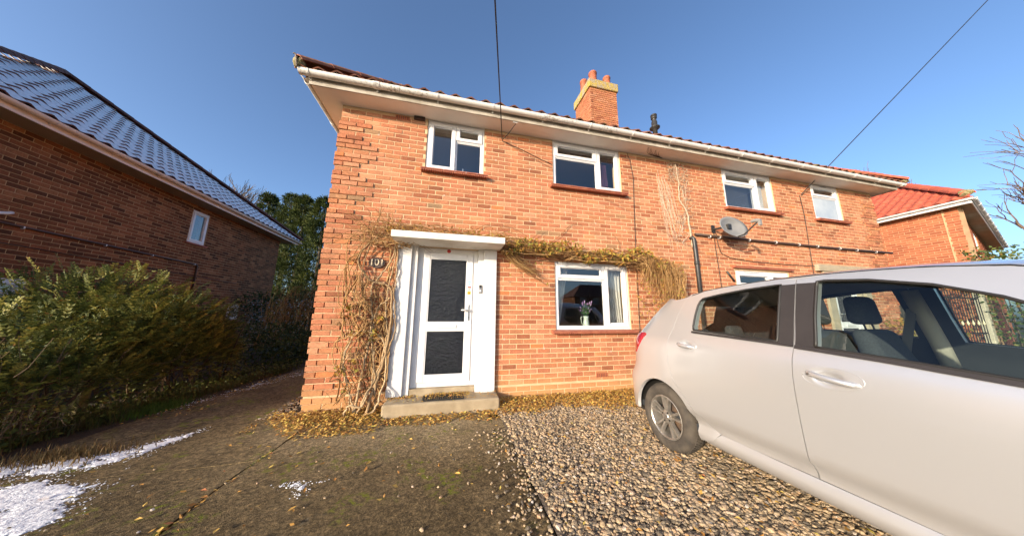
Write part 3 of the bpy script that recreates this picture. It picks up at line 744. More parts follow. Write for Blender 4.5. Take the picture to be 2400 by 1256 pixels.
    b2 = MB(); b2.lathe([(0.008,-0.0006),(0.013,-0.0006),(0.013,0.0004)], (2.056,y-0.0032,1.664), 'y', 14); b2.build('sticker_mark', pbr('red_print', (0.5,0.08,0.08)), door)
    sticker('sticker', 2.030,2.082,1.588,1.637,(0.75,0.42,0.03))
    b2 = MB(); b2.prism([(2.042,1.60),(2.07,1.60),(2.056,1.626)], lambda a, c, h: (a, h, c), y-0.003, y-0.002); b2.build('sticker_mark', M['black_plastic'], door)
    p = MB(); p.lathe([(0,-0.003),(0.028,-0.003),(0.03,0.002)], (1.72,0.058,2.262), 'y', 16); s = p.build('alarm_sticker', pbr('red_sticker', (0.45,0.03,0.03)), house); 
    # door bell on the reveal
    p = MB(); p.box(2.196,-0.036,1.605,2.246,-0.0125,1.735); bell = bevel_obj(p.build('door_bell', pbr('bell_grey', (0.35,0.34,0.33), None, rough=0.4, metal=0.6), house), 0.006, 2)
    p = MB(); p.box(2.202,-0.039,1.69,2.24,-0.0365,1.728); p.build('bell_camera', M['black_plastic'], bell)
    p = MB(); p.lathe([(0,-0.004),(0.014,-0.004),(0.015,0)], (2.221,-0.0365,1.643), 'y', 14); p.build('bell_button', M['upvc'], bell)
porch(lambda x: x, 'white_paint', 'canopy', True)
M['bare_concrete'] = pbr('bare_concrete', (0.40,0.33,0.23), (0.31,0.26,0.18), 4, 0.9, 0.5, 70, 0.006)
porch(lambda x: HL-x, 'bare_concrete', 'bare_concrete', False)
# oval number plaque
pm = pbr('plaque_brown', (0.09,0.045,0.025), (0.05,0.03,0.02), 8, 0.5)
b = MB(); n = 28
b.prism([(0.715+0.108*math.cos(-2*PI*i/n), 2.01+0.076*math.sin(-2*PI*i/n)) for i in range(n)], lambda a, c, h: (a, h, c), -0.001, -0.022)
plq = b.build('number_plaque', pm, house)
flat_text('101', 0.135, pbr('cream_number', (0.72,0.62,0.44), (0.55,0.45,0.30), 30, 0.6), 'house_number', plq, Matrix.Translation((0.715,-0.026,2.012)) @ Matrix.Rotation(PI/2, 4, 'X'))
# door mat
b = MB(); b.box(1.47,-0.285,0.166,2.02,-0.04,0.170)
mat_o = b.build('rubber_backing', M['black_plastic']); 
mt = thing('door_mat', 'black rubber door mat covered in yellow leaves on the concrete step', 'door mat', (1.745,-0.16,0.166))
mat_o.parent = mt; mat_o.matrix_parent_inverse = Matrix.Translation(-mt.location)
b = MB()
for i in range(19): b.box(1.48+i*0.0285,-0.275,0.1701,1.487+i*0.0285,-0.05,0.180)
for j in range(8): b.box(1.475,-0.275+j*0.032,0.1702,2.015,-0.269+j*0.032,0.178)
b.build('rubber_grid', M['black_plastic'], mt)

# ------------------------------------------------------------------ pipes, cables, dish on the facade
PP = pbr('brown_pipe', (0.075,0.038,0.025), (0.05,0.028,0.02), 5, 0.5)
pw = thing('waste_pipe', 'long brown horizontal pipe with white clips under the upper windows', 'pipe', (9.5,-0.03,2.87))
b = MB(); b.tube([(6.50,-0.035,2.895),(8.2,-0.036,2.875),(9.9,-0.036,2.872),(12.62,-0.038,2.88)], 0.024, 10); b.build('pipe', PP, pw, True)
for x in (6.85,7.1,7.9,8.66,9.36,9.95,10.7,11.3,12.0):
    b = MB(); b.lathe([(0.026,-0.012),(0.031,-0.012),(0.031,0.012),(0.026,0.012)], (x,-0.035,2.874), 'x', 12, closed=True); b.box(x-0.01,-0.014,2.866,x+0.01,-0.001,2.882); b.build('clip', M['upvc'], pw)
b = MB(); b.tube([(6.40,-0.002,2.80),(6.41,-0.04,2.815),(6.425,-0.055,2.79),(6.43,-0.055,2.4),(6.43,-0.055,0.0)], 0.037, 12); b.lathe([(0.038,-0.03),(0.046,-0.028),(0.046,0.028),(0.038,0.03)], (6.43,-0.055,2.30), 'z', 14)
tag(b.build('soil_pipe', M['black_plastic'], None, True), 'thick black vertical drain pipe on the brick wall left of the dish', 'pipe')
b = MB(); b.tube([(7.20,-0.02,2.17),(7.36,-0.02,1.98)], 0.018, 8); tag(b.build('pipe_stub', M['black_plastic'], None, True), 'short slanting black pipe beside the lower right window frame', 'pipe')
def cable(name, pts, r, label, cat='cable'):
    b = MB(); b.tube(pts, r, 5); return tag(b.build(name, M['cable'], None, True), label, cat)
cable('wall_cable', [(5.07,-0.012,4.47),(5.13,-0.01,4.3),(5.17,-0.012,3.95),(5.13,-0.012,3.2),(5.09,-0.012,2.2),(5.06,-0.012,1.2),(5.05,-0.012,0.4)], 0.005, 'thin black cable running down the wall between the downstairs window and pipe')
cable('wall_cable', [(9.75,-0.012,4.12),(9.78,-0.01,3.6),(9.74,-0.012,2.9),(9.71,-0.015,2.3),(9.70,-0.012,1.0)], 0.006, 'thin black cable running down the wall left of the smallest upper window')
cable('dish_cable', [(6.98,-0.03,2.98),(7.0,-0.012,2.6),(7.02,-0.012,2.0),(7.03,-0.012,1.0)], 0.006, 'thin dark cable hanging straight down from the dish bracket')
cable('dish_cable', [(7.03,-0.03,2.98),(7.08,-0.012,2.72),(7.13,-0.012,2.55),(7.35,-0.012,2.46),(7.9,-0.012,2.42),(8.9,-0.012,2.40),(10.4,-0.012,2.42),(12.0,-0.012,2.44)], 0.006, 'thin dark cable looping from the dish along the wall to the right')
# overhead service lines: from the eaves towards the street
def sag(P0, P1, s, n=24):
    P0 = Vector(P0); P1 = Vector(P1); return [P0.lerp(P1, i/n)-Vector((0,0,s*4*(i/n)*(1-i/n))) for i in range(n+1)]
from_px = lambda px, py: (rt2*((px-1200)/F_PX)+up2*(-(py-628)/F_PX)+fw)
def along(px, py, t): return CAM+from_px(px, py)*t
A1 = Vector((2.53,-0.03,4.30))
end1 = Vector((2.35,-30.0,9.5))
d1 = along(1160, 0, 1.0)-CAM; t1 = (-2.2-CAM.y)/d1.y; mid1 = CAM+d1*t1
far1 = A1+(mid1-A1)*9
cable('overhead_cable', sag(A1, far1, 0.0), 0.008, 'thin black overhead cable dropping to the eaves above the porch')
A2 = Vector((9.78,-0.03,4.14)); d2 = along(2316, 0, 1.0)-CAM; t2 = (-2.9-CAM.y)/d2.y if d2.y > 0.01 else 3.0
mid2 = CAM+d2*((-1.6-CAM.y)/d2.y); far2 = A2+(mid2-A2)*8
cable('overhead_cable', sag(A2, far2, 0.0), 0.010, 'thin black overhead cable slanting to the upper right windows')
cable('eaves_cable', [(2.53,-0.03,4.30),(2.62,-0.15,4.36),(2.72,-0.28,4.47)], 0.006, 'short black cable strung from wall hook to the soffit above the porch')
cable('eaves_cable', [(2.53,-0.012,4.30),(2.9,-0.012,4.18),(3.25,-0.012,4.05),(3.47,-0.012,3.98)], 0.005, 'thin cable slanting across bricks to the upper middle window')
b = MB(); b.box(2.66,-0.30,4.462,2.74,-0.27,4.486); b.build('bracket', M['upvc'], house)
# satellite dish
dish = thing('satellite_dish', 'grey oval satellite dish on a bracket above the brown pipe', 'satellite dish', (7.02,0,3.02))
dm = pbr('dish_grey', (0.20,0.20,0.195), (0.25,0.245,0.235), 4, 0.55)
dn = Vector((0.02,-0.97,0.22)).normalized(); dc = Vector((7.12,-0.33,3.01)); dx = Vector((0,0,1)).cross(dn).normalized(); dy = dn.cross(dx)
b = MB(); n = 40; vs = []; fs = []
for sgn, off in ((0, 0.0), (1, -0.008)):
    for i in range(7):
        q = i/6
        for k in range(n):
            t = 2*PI*k/n; vs.append(tuple(dc+dx*(0.35*q*math.cos(t))+dy*(0.225*q*math.sin(t))+dn*(0.075*(q*q-1)+off)))
for L_ in (0, 1):
    o = L_*7*n
    for i in range(6):
        for k in range(n):
            k2 = (k+1) % n; f = (o+i*n+k, o+i*n+k2, o+(i+1)*n+k2, o+(i+1)*n+k); fs.append(f if L_ == 0 else f[::-1])
for k in range(n): fs.append((6*n+k, 6*n+(k+1) % n, 13*n+(k+1) % n, 13*n+k))
b.add(vs, fs); b.build('reflector', dm, dish, True)
lnb = dc+dn*0.40-dy*0.11+dx*0.02
b = MB(); b.tube([dc-dy*0.22+dn*-0.01, dc-dy*0.235+dn*0.1, lnb-dn*0.02], 0.013, 8); b.build('feed_arm', M['black_plastic'], dish)
b = MB(); b.tube([lnb, lnb-dn*0.05+dy*0.03, lnb-dn*0.12+dy*0.05], [0.03,0.034,0.028], 10); b.box(lnb.x-0.02,lnb.y-0.02,lnb.z-0.09,lnb.x+0.02,lnb.y+0.02,lnb.z+0.02); b.build('receiver', dm, dish)
b = MB(); b.box(6.96,-0.02,2.97,7.04,-0.002,3.13); b.tube([(7.0,-0.01,3.04),(7.02,-0.17,3.03),tuple(dc-dn*0.09)], 0.022, 8); b.box(7.02,-0.30,2.97,7.10,-0.2,3.07); b.build('bracket', M['black_plastic'], dish)

# ------------------------------------------------------------------ things seen in the windows
def curtain(name, x0t, x1t, x0b, x1b, z0, z1, y, mat, label, folds=9, depth=0.025, waist=None):
    mb = MB(); nx, nz = folds*6, 14; vs = []
    for j in range(nz+1):
        v = j/nz; z = z0+(z1-z0)*v
        a = x0b+(x0t-x0b)*v; c = x1b+(x1t-x1b)*v
        if waist:
            k = max(0, 1-abs(v-waist[0])/waist[2]); k = k*k*(3-2*k); a += (waist[1]-a)*k*0.8 if waist[3] < 0 else 0; c += (waist[1]-c)*k*0.8 if waist[3] > 0 else 0
        for i in range(nx+1):
            u = i/nx; vs.append((a+(c-a)*u, y+depth*math.sin(u*folds*2*PI+0.6*math.sin(v*3))+0.006*math.sin(u*31+v*5), z))
    mb.add(vs, [(j*(nx+1)+i, j*(nx+1)+i+1, (j+1)*(nx+1)+i+1, (j+1)*(nx+1)+i) for j in range(nz) for i in range(nx)])
    o = mb.build(name, mat, None, True); md = o.modifiers.new('thick', 'SOLIDIFY'); md.thickness = 0.002
    return tag(o, label, 'curtain')
cw = rndmat('cream_curtain', [(0,(0.76,0.73,0.67)),(1,(0.80,0.77,0.71))], 0.9, 0.1, 6, transl=0.35)
cp = rndmat('pink_curtain', [(0,(0.36,0.15,0.22)),(1,(0.40,0.17,0.22))], 0.9, 0.2, 5, transl=0.3)
curtain('window_curtain', 4.40,4.86,4.66,4.86,1.06,2.17,0.20,cw,'cream curtain tied back in the right pane of the downstairs window',6)
curtain('window_curtain', 3.54,3.84,3.54,3.62,1.06,2.17,0.22,cw,'cream curtain at the left edge of the downstairs window',5)
curtain('window_curtain', 4.50,4.74,4.50,4.78,3.60,4.36,0.24,cp,'pink pleated curtain in the upper middle window',6,0.02)
b = MB(); b.box(3.55,0.16,4.30,4.86,0.22,4.40); tag(b.build('curtain_pelmet', pbr('dark_wood', (0.06,0.03,0.018)), None), 'dark brown wooden pelmet across the top of the upper middle window', 'pelmet')
bl = thing('window_blind', 'white slatted blind in the upper window above the dish', 'blind', (8.0,0.2,3.6))
for i in range(30):
    z = 3.61+i*0.0265; b = MB(); b.hexa([(7.55,0.17,z),(8.38,0.17,z),(8.38,0.19,z+0.008),(7.55,0.19,z+0.008),(7.55,0.17,z+0.0015),(8.38,0.17,z+0.0015),(8.38,0.19,z+0.0095),(7.55,0.19,z+0.0095)]); b.build('slat', M['upvc'], bl)
b = MB(); b.box(8.50,0.18,3.60,8.85,0.19,4.40); tag(b.build('roller_blind', cw, None), 'plain cream blind in the right pane of the upper window above the dish', 'blind')
jug = thing('flower_jug', 'pale green jug of purple lavender on the downstairs window sill', 'jug', (4.12,0.17,1.06))
jm = pbr('enamel_green', (0.50,0.58,0.50), None, rough=0.3)
b = MB(); b.lathe([(0,1.062),(0.058,1.062),(0.060,1.07),(0.047,1.17),(0.040,1.23),(0.052,1.265),(0.046,1.265),(0.036,1.225),(0.042,1.16),(0.05,1.08),(0,1.075)], (4.12,0.17,0), 'z', 20); b.build('jug_body', jm, jug, True)
b = MB(); b.tube([(4.08,0.17,1.25),(4.035,0.17,1.255),(4.02,0.17,1.22),(4.035,0.17,1.15),(4.065,0.17,1.10)], 0.006, 6); b.build('handle', jm, jug, True)
b = MB(); b2 = MB()
for i in range(46):
    t = U(0, 2*PI); e = U(0.02, 0.13); h = U(0.08, 0.24); p0 = Vector((4.12,0.17,1.25)); p1 = p0+Vector((math.cos(t)*e, math.sin(t)*e*0.5, h))
    b.tube([p0, p0.lerp(p1, 0.5)+Vector((0,0,0.02)), p1], 0.003, 3, U(0, 0.5))
    for k in range(5): q = p0.lerp(p1, U(0.3, 1)); a = U(0, 6.3); dd = Vector((math.cos(a), math.sin(a)*0.5, 0.6))*0.03; b.tube([q, q+dd], [0.006, 0.001], 3, U(0, 0.6))
    if i % 2: b2.tube([p1, p1+(p1-p0)*0.1, p1+(p1-p0)*0.22], [0.008, 0.012, 0.004], 5, U(0, 1))
b.build('stems', rndmat('lavender_leaf', [(0,(0.05,0.11,0.04)),(1,(0.16,0.24,0.10))], 0.7), jug); b2.build('flowers', rndmat('lavender_flower', [(0,(0.20,0.10,0.24)),(1,(0.42,0.28,0.46))], 0.8), jug)
b = MB(); b.lathe([(0,3.60),(0.035,3.60),(0.035,3.72),(0.014,3.75),(0.014,3.78),(0,3.78)], (1.88,0.2,0), 'z', 14); tag(b.build('soap_bottle', M['upvc'], None, True), 'small pale bottle on the sill inside the upper left window', 'bottle')
# net / obscured film for the bathroom window upper left
# ------------------------------------------------------------------ left neighbour
LH = thing('brick_house', 'brown brick house in shade with frosted tile roof left of the bush', 'house', (-8,4,-0.2))
a_ = math.radians(1.6); uL = Vector((-math.sin(a_), math.cos(a_), 0)); nL = Vector((math.cos(a_), math.sin(a_), 0))
oL = Vector((-5.08,0.0,0)); LL = 8.45; ZL = 4.20
def TL(d, y, z):  # d along wall, y depth into the wall
    q = oL+uL*d-nL*y; return (q.x, q.y, z)
hl = [(4.52,5.06,3.15,4.06), (0.45,2.02,1.10,1.80), (6.35,6.85,1.02,1.52)]
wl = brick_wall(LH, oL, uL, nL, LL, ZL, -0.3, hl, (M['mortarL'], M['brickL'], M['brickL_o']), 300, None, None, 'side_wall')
WD = 11.0; f_ = oL-nL*WD
b = MB()
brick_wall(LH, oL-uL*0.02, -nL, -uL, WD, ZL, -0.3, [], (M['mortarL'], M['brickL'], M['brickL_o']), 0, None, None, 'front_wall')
for p, q in ((oL+uL*LL-nL*0.26, oL+uL*LL-nL*WD), (oL-nL*WD, oL+uL*LL-nL*WD)):
    d = (q-p).normalized(); nn = Vector((0,0,1)).cross(d)*0.12
    b.hexa([tuple(v)[:2]+(zz,) for zz in (-0.3, ZL) for v in (p+nn, q+nn, q-nn, p-nn)])
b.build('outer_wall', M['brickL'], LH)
b = MB(); c4 = [oL+uL*0.2-nL*0.3, oL+uL*(LL-0.2)-nL*0.3, oL+uL*(LL-0.2)-nL*(WD-0.2), oL+uL*0.2-nL*(WD-0.2)]
b.hexa([tuple(v)[:2]+(zz,) for zz in (2.2, 2.4) for v in c4]); b.build('upper_floor', M['dark_room'], LH)
window(LH, *hl[0], [(0,1,0,1,True,'glass')], T=TL, y=0.02)
window(LH, *hl[1], [(0,0.5,0.62,1,True,'glass'),(0,0.5,0,0.62,False,'glass'),(0.5,1,0.62,1,True,'glass'),(0.5,1,0,0.62,False,'glass')], T=TL, y=0.02)
window(LH, *hl[2], [(0,1,0,1,True,'glass')], T=TL, y=0.02)
for h in hl: tile_sill(LH, h[0]-0.06, h[1]+0.06, h[2]-0.005, T=TL, proj=0.05)
tile_sill(LH, hl[1][0]-0.1, hl[1][1]+0.1, hl[1][3]+0.11, T=TL, proj=0.06)
OL = 0.42
c0 = oL+nL*OL-uL*OL; c1 = oL+nL*OL+uL*(LL+OL); c2 = oL-nL*(WD+OL)+uL*(LL+OL); c3 = oL-nL*(WD+OL)-uL*OL
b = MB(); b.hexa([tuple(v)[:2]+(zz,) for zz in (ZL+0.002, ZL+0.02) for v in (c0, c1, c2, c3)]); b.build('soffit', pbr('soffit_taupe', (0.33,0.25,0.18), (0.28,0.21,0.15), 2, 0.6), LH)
b = MB(); e_ = nL*0.018
b.hexa([tuple(v)[:2]+(zz,) for zz in (ZL-0.01, ZL+0.14) for v in (c0, c1, c1+e_, c0+e_)]); b.build('fascia', M['gutterL'], LH)
b = MB(); b.hexa([tuple(v)[:2]+(zz,) for zz in (ZL-0.01, ZL+0.14) for v in (c0+e_, c3, c3-uL*0.018, c0+e_-uL*0.018)]); b.build('fascia', M['gutterL'], LH)
gutter(LH, c0-uL*0.08+nL*0.1+Vector((0,0,ZL+0.12)), c3-uL*0.08+Vector((0,0,ZL+0.12)), -uL, M['gutterL'])
gutter(LH, c0+nL*0.08+Vector((0,0,ZL+0.12))-uL*0.1, c1+nL*0.08+Vector((0,0,ZL+0.11))+uL*0.1, nL, M['gutterL'])
DL = LL+2*OL+0.2; e0 = c0+nL*0.10-uL*0.1; pL = math.radians(39.5); half = DL/2; zEL = ZL+0.14; RZL = zEL+half*math.tan(pL)*0.745
runL = (RZL-zEL)/math.tan(pL)
ap = e0+uL*half-nL*runL; ap.z = RZL; e1 = e0+uL*DL; e2 = e1-nL*(WD+1); e3 = e0-nL*(WD+1); rp = ap-nL*(WD-5)
b = MB(); b.add([(e0.x,e0.y,zEL),(e1.x,e1.y,zEL),tuple(ap),(e2.x,e2.y,zEL),(e3.x,e3.y,zEL),tuple(rp)], [(0,1,2),(1,3,5,2),(3,4,5),(4,0,2,5)])
rL = b.build('roof', M['tileL'], LH)
sL = (-nL*math.cos(pL)+Vector((0,0,math.sin(pL))))
tiled_slope(rL, (e0.x,e0.y,zEL-0.01), uL, sL, DL, runL/math.cos(pL), lambda a, bb: bb/(runL/math.cos(pL))*half-0.03 <= min(a, DL-a), 0.245, 0.30, [M['frost'], M['tileL']], [M['frost'], M['tileL']], 300, True)
ridge_run(rL, (e0.x,e0.y,zEL+0.06), ap+Vector((0,0,0.06)), M['tileL']); ridge_run(rL, (e1.x,e1.y,zEL+0.06), ap+Vector((0,0,0.06)), M['tileL']); ridge_run(rL, ap+Vector((0,0,0.05)), rp+Vector((0,0,0.05)), M['tileL'])
cn = thing('wall_conduit', 'brown conduit with white clips along the shaded left house wall', 'conduit', TL(3,-0.03,2.6))
b = MB(); b.tube([TL(0.4,-0.02,2.66),TL(2,-0.02,2.63),TL(4.92,-0.02,2.58),TL(4.95,-0.02,2.54),TL(4.95,-0.02,1.6)], 0.02, 8); b.build('pipe', PP, cn, True)
for d in (0.7,1.75,2.85,3.75,4.85):
    b = MB(); b.lathe([(0.02,-0.008),(0.026,-0.008),(0.026,0.008),(0.02,0.008)], TL(d,-0.02,2.655-0.0165*d), 'y', 8, closed=True); b.build('clip', M['upvc'], cn)
b = MB(); b.tube([TL(0.3,-0.06,2.40),TL(0.9,-0.05,2.60),TL(1.55,-0.03,2.80),TL(1.62,0.01,2.83)], 0.024, 10); tag(b.build('overflow_pipe', M['upvc'], None, True), 'short slanting white pipe on the shaded left house wall', 'pipe')
b = MB(); b.tube([TL(0.2,-0.012,2.36),TL(3,-0.012,2.30),TL(6.5,-0.012,2.22)], 0.007, 5); tag(b.build('wall_cable', M['cable'], None, True), 'thin black cable below the conduit on the shaded left house', 'cable')

# ------------------------------------------------------------------ right neighbour
RH = thing('brick_house', 'orange brick house with new red tile roof and white downpipe behind the car', 'house', (19,3,0))
uR = Vector((0.092,0.996,0)).normalized(); fR = Vector((0.973,0.23,0)).normalized(); nR = Vector((-uR.y, uR.x, 0)); nF = Vector((fR.y, -fR.x, 0))
oR = Vector((16.05,-0.08,0)); LR = 6.8; ZR = 4.45
brick_wall(RH, oR, uR, nR, LR, ZR, -0.1, [], (M['mortarR'], M['brickR'], M['brickR_o']), 220, None, None, 'side_wall')
def TR(d, y, z): q = oR+fR*d-nF*y; return (q.x, q.y, z)
hr = [(1.2,2.2,3.3,ZR-0.15),(3.6,5.0,3.3,ZR-0.15),(1.0,2.4,1.0,2.1)]
wr = brick_wall(RH, oR+fR*0.075, fR, nF, 11.0, ZR, -0.1, hr, (M['mortarR'], M['brickR'], M['brickR_o']), 0, None, None, 'front_wall')
for h in hr: window(RH, *h, [(0,0.5,0,1,True,'glass'),(0.5,1,0,1,False,'glass')], T=TR); tile_sill(RH, h[0]-0.06, h[1]+0.06, h[2], T=TR)
pk = [oR+uR*LR, oR+uR*LR+fR*11.0]
b = MB(); q4 = [oR+uR*0.3+fR*0.3, oR+fR*10.7+uR*0.3, oR+fR*10.7+uR*LR, oR+uR*LR+fR*0.3]
b.hexa([tuple(v)[:2]+(zz,) for zz in (-0.1, 0.1) for v in q4]); b.hexa([tuple(v)[:2]+(zz,) for zz in (-0.1, ZR) for v in (pk[0], pk[1], pk[1]-uR*0.2, pk[0]-uR*0.2)])
b.build('back_wall', M['mortar'], RH)
OR = 0.34; d0 = oR+nR*OR+nF*OR; d1_ = oR+uR*(LR+OR)+nR*OR; d2_ = d1_+fR*11.5; d3_ = oR+fR*11.2+nF*OR
b = MB(); b.hexa([tuple(v)[:2]+(zz,) for zz in (ZR+0.002, ZR+0.02) for v in (d0, d3_, d2_, d1_)]); b.build('soffit', pbr('soffit_plank', (0.42,0.36,0.26), (0.34,0.28,0.20), 3, 0.8), RH)
b = MB(); b.hexa([tuple(v)[:2]+(zz,) for zz in (ZR-0.01, ZR+0.13) for v in (d0, d1_, d1_+nR*0.018, d0+nR*0.018)]); b.hexa([tuple(v)[:2]+(zz,) for zz in (ZR-0.01, ZR+0.13) for v in (d0, d3_, d3_+nF*0.018, d0+nF*0.018)]); b.build('fascia', M['upvc'], RH)
gutter(RH, d0+nR*0.08+nF*0.1+Vector((0,0,ZR+0.12)), d1_+nR*0.08+Vector((0,0,ZR+0.11)), nR, M['gutterW'] if 'gutterW' in M else M['upvc'])
gutter(RH, d0+nF*0.08+nR*0.1+Vector((0,0,ZR+0.12)), d3_+nF*0.08+Vector((0,0,ZR+0.11)), nF, M['upvc'])
dpx = oR+uR*2.0
b = MB(); b.tube([tuple(dpx+nR*(OR+0.08)+Vector((0,0,ZR+0.07))), tuple(dpx+nR*(OR+0.08)+Vector((0,0,ZR-0.05))), tuple(dpx+nR*(OR+0.03)+Vector((0,0,ZR-0.12))), tuple(dpx+nR*0.08+Vector((0,0,ZR-0.35))), tuple(dpx+nR*0.05+Vector((0,0,ZR-0.45))), tuple(dpx+nR*0.05+Vector((0,0,0.05)))], 0.10, 12); b.build('downpipe', M['upvc'], RH, True)
pR = math.radians(36); zER = ZR+0.14; g0 = d0+nR*0.1+nF*0.1; lenR = LR+OR*2+0.2; half = lenR/2; rz = half*math.tan(pR)
apR = g0+uR*half-nR*half; apR.z = zER+rz; g1 = g0+uR*lenR; g2 = g1+fR*11.7; g3 = g0+fR*11.7; apR2 = apR+fR*5
b = MB(); b.add([(g0.x,g0.y,zER),(g1.x,g1.y,zER),tuple(apR),(g2.x,g2.y,zER),(g3.x,g3.y,zER),tuple(apR2)], [(1,0,2),(3,1,2,5),(4,3,5),(0,4,5,2)])
rR = b.build('roof', M['tileR'], RH)
sR = (-nR*math.cos(pR)+Vector((0,0,math.sin(pR))))
tiled_slope(rR, (g1.x,g1.y,zER-0.01), -uR, sR, lenR, half/math.cos(pR), lambda a, bb: bb*math.cos(pR)-0.04 <= min(a, lenR-a), 0.245, 0.30, [M['tileR_o'], M['tileR_o']], [M['tileR'], M['tileR']], 160)
ridge_run(rR, Vector((g0.x,g0.y,zER+0.05)).lerp(apR, 0.03), apR+Vector((0,0,0.06)), M['tileR']); hm_ = Vector((g0.x,g0.y,zER+0.05)).lerp(apR, 0.035)+Vector((0,0,0.03)); b = MB(); b.lathe([(0,-0.10),(0.07,-0.09),(0.10,0.0),(0.09,0.1),(0,0.12)], hm_, 'y', 9); b.v = [(vx+U(-0.012,0.012), vy+U(-0.01,0.01), vz+U(-0.012,0.012)) for vx, vy, vz in b.v]; b.build('hip_mortar', M['lichen_mortar'], rR)
ridge_run(rR, (g1.x,g1.y,zER+0.06), apR+Vector((0,0,0.06)), M['tileR'])

# ------------------------------------------------------------------ houses across the street (seen in the window reflections)
def far_house(x, y, label):
    h = thing('brick_house', label, 'house', (x, y, 0), 'houses across the street')
    b = MB(); b.box(x-6,y-3.2,-0.1,x+6,y+3.2,4.7); b.build('wall', M['brickL'], h)
    b = MB(); b.add([(x-6.4,y-3.6,4.7),(x+6.4,y-3.6,4.7),(x+6.4,y+3.6,4.7),(x-6.4,y+3.6,4.7),(x-3,y,7.5),(x+3,y,7.5)], [(0,1,5,4),(1,2,5),(2,3,4,5),(3,0,4),(3,2,1,0)]); b.build('roof', M['tileL'], h)
    for wx in (-4.8,-2.0,1.2,4.0):
        for wz in (1.0,3.3):
            b = MB(); b.box(x+wx,y+3.201,wz,x+wx+1.2,y+3.26,wz+1.1); f = b.build('window', M['upvc'], h)
            b = MB(); b.box(x+wx+0.07,y+3.261,wz+0.07,x+wx+1.13,y+3.268,wz+1.03); b.build('pane', M['glass_obscure'], f)
far_house(31.5, -46.0, 'brown brick house across the street mirrored in the downstairs window'); far_house(52.0, -48.0, 'brown brick house across the street, at its right end'); far_house(6.0, -52.0, 'brown brick house across the street, at its left end')
# ------------------------------------------------------------------ silver hatchback
GZ = 0.03
car = thing('parked_car', 'silver five-door hatchback parked on gravel with its tail to the house', 'car', (4.69,-3.1,GZ))
def paintmat():
    m, n, l, b = newmat('silver_paint'); p = pos(n)
    b.inputs['Base Color'].default_value = (0.545, 0.55, 0.565, 1); b.inputs['Metallic'].default_value = 0.6; b.inputs['Roughness'].default_value = 0.36
    b.inputs['Coat Weight'].default_value = 1.0; b.inputs['Coat Roughness'].default_value = 0.06
    # dust film low on the sides
    sx = n.new('ShaderNodeSeparateXYZ'); l.new(p, sx.inputs[0])
    d = math_(n, l, 'MULTIPLY', maprange(n, l, sx.outputs[2], 0.6, 0.2, 0, 0.4), maprange(n, l, noise(n, l, p, 5, 5), 0.3, 0.7, 0.5, 1))
    l.new(mix(n, l, d, (0.545, 0.55, 0.565), (0.36, 0.31, 0.25)), b.inputs['Base Color'])
    l.new(maprange(n, l, d, 0, 0.6, 0.34, 0.55), b.inputs['Roughness'])
    l.new(maprange(n, l, d, 0, 0.5, 0.9, 0.3), b.inputs['Coat Weight'])
    return m
M['paint'] = paintmat()
M['trim'] = pbr('black_trim', (0.030, 0.026, 0.026), (0.024, 0.021, 0.021), 12, 0.5)
M['seal'] = pbr('rubber_seal', (0.018, 0.017, 0.016), None, rough=0.5)
M['cabin'] = pbr('cabin_plastic', (0.022, 0.026, 0.032), (0.028, 0.032, 0.038), 8, 0.75)
M['cloth'] = pbr('seat_cloth', (0.035, 0.040, 0.047), (0.05, 0.057, 0.065), 90, 0.95)
M['headlining'] = pbr('headlining', (0.34, 0.32, 0.27), None, rough=0.95)
M['carglass'] = glassmat('car_glass', (0.80, 0.88, 0.86), base=0.045)
M['rubber'] = pbr('tyre_rubber', (0.075, 0.062, 0.048), (0.035, 0.030, 0.025), 9, 0.9, 0.3, 60)
M['alloy'] = pbr('alloy_wheel', (0.46, 0.43, 0.39), (0.30, 0.275, 0.24), 14, 0.38, metal=0.75)
M['lamp_red'] = pbr('red_lamp', (0.42, 0.012, 0.02), (0.30, 0.01, 0.015), 18, 0.15, coat=1.0)
M['lamp_clear'] = pbr('clear_lamp', (0.55, 0.50, 0.48), None, rough=0.15, coat=1.0)
SX, CXL = 3.84, 4.6875
def lerp_tab(tab, z):
    if z <= tab[0][0]: return tab[0][1]
    for (a, b), (c, d) in zip(tab[:-1], tab[1:]):
        if z <= c:
            t = (z-a)/(c-a); t = t*t*(3-2*t) if False else t; return b+(d-b)*t
    return tab[-1][1]
def smooth_tab(tab, z):    # Catmull-Rom through the table
    if z <= tab[0][0]: return tab[0][1]
    if z >= tab[-1][0]: return tab[-1][1]
    for i in range(len(tab)-1):
        if z <= tab[i+1][0]:
            x0, y0 = tab[i]; x1, y1 = tab[i+1]; h = x1-x0; t = (z-x0)/h
            m0 = (y1-tab[i-1][1])/(x1-tab[i-1][0]) if i > 0 else (y1-y0)/h
            m1 = (tab[i+2][1]-y0)/(tab[i+2][0]-x0) if i+2 < len(tab) else (y1-y0)/h
            return (2*t**3-3*t*t+1)*y0+(t**3-2*t*t+t)*h*m0+(-2*t**3+3*t*t)*y1+(t**3-t*t)*h*m1
T_SIDE = [(0.16,0.16),(0.20,0.13),(0.24,0.095),(0.265,0.066),(0.29,0.050),(0.33,0.047),(0.37,0.070),(0.40,0.068),(0.44,0.046),(0.466,0.020),(0.49,0.011),(0.54,0.008),(0.64,0.003),(0.75,0.0),(0.88,0.0),(0.97,0.008),(1.04,0.024),(1.10,0.052),(1.16,0.078),(1.30,0.128),(1.45,0.190),(1.52,0.222),(1.56,0.255),(1.60,0.32)]
T_REAR = [(0.2,0.05),(0.3,0.015),(0.5,0.0),(0.62,0.005),(0.70,0.06),(0.78,0.09),(0.95,0.105),(1.08,0.135),(1.2,0.22),(1.35,0.345),(1.46,0.45),(1.56,0.56)]
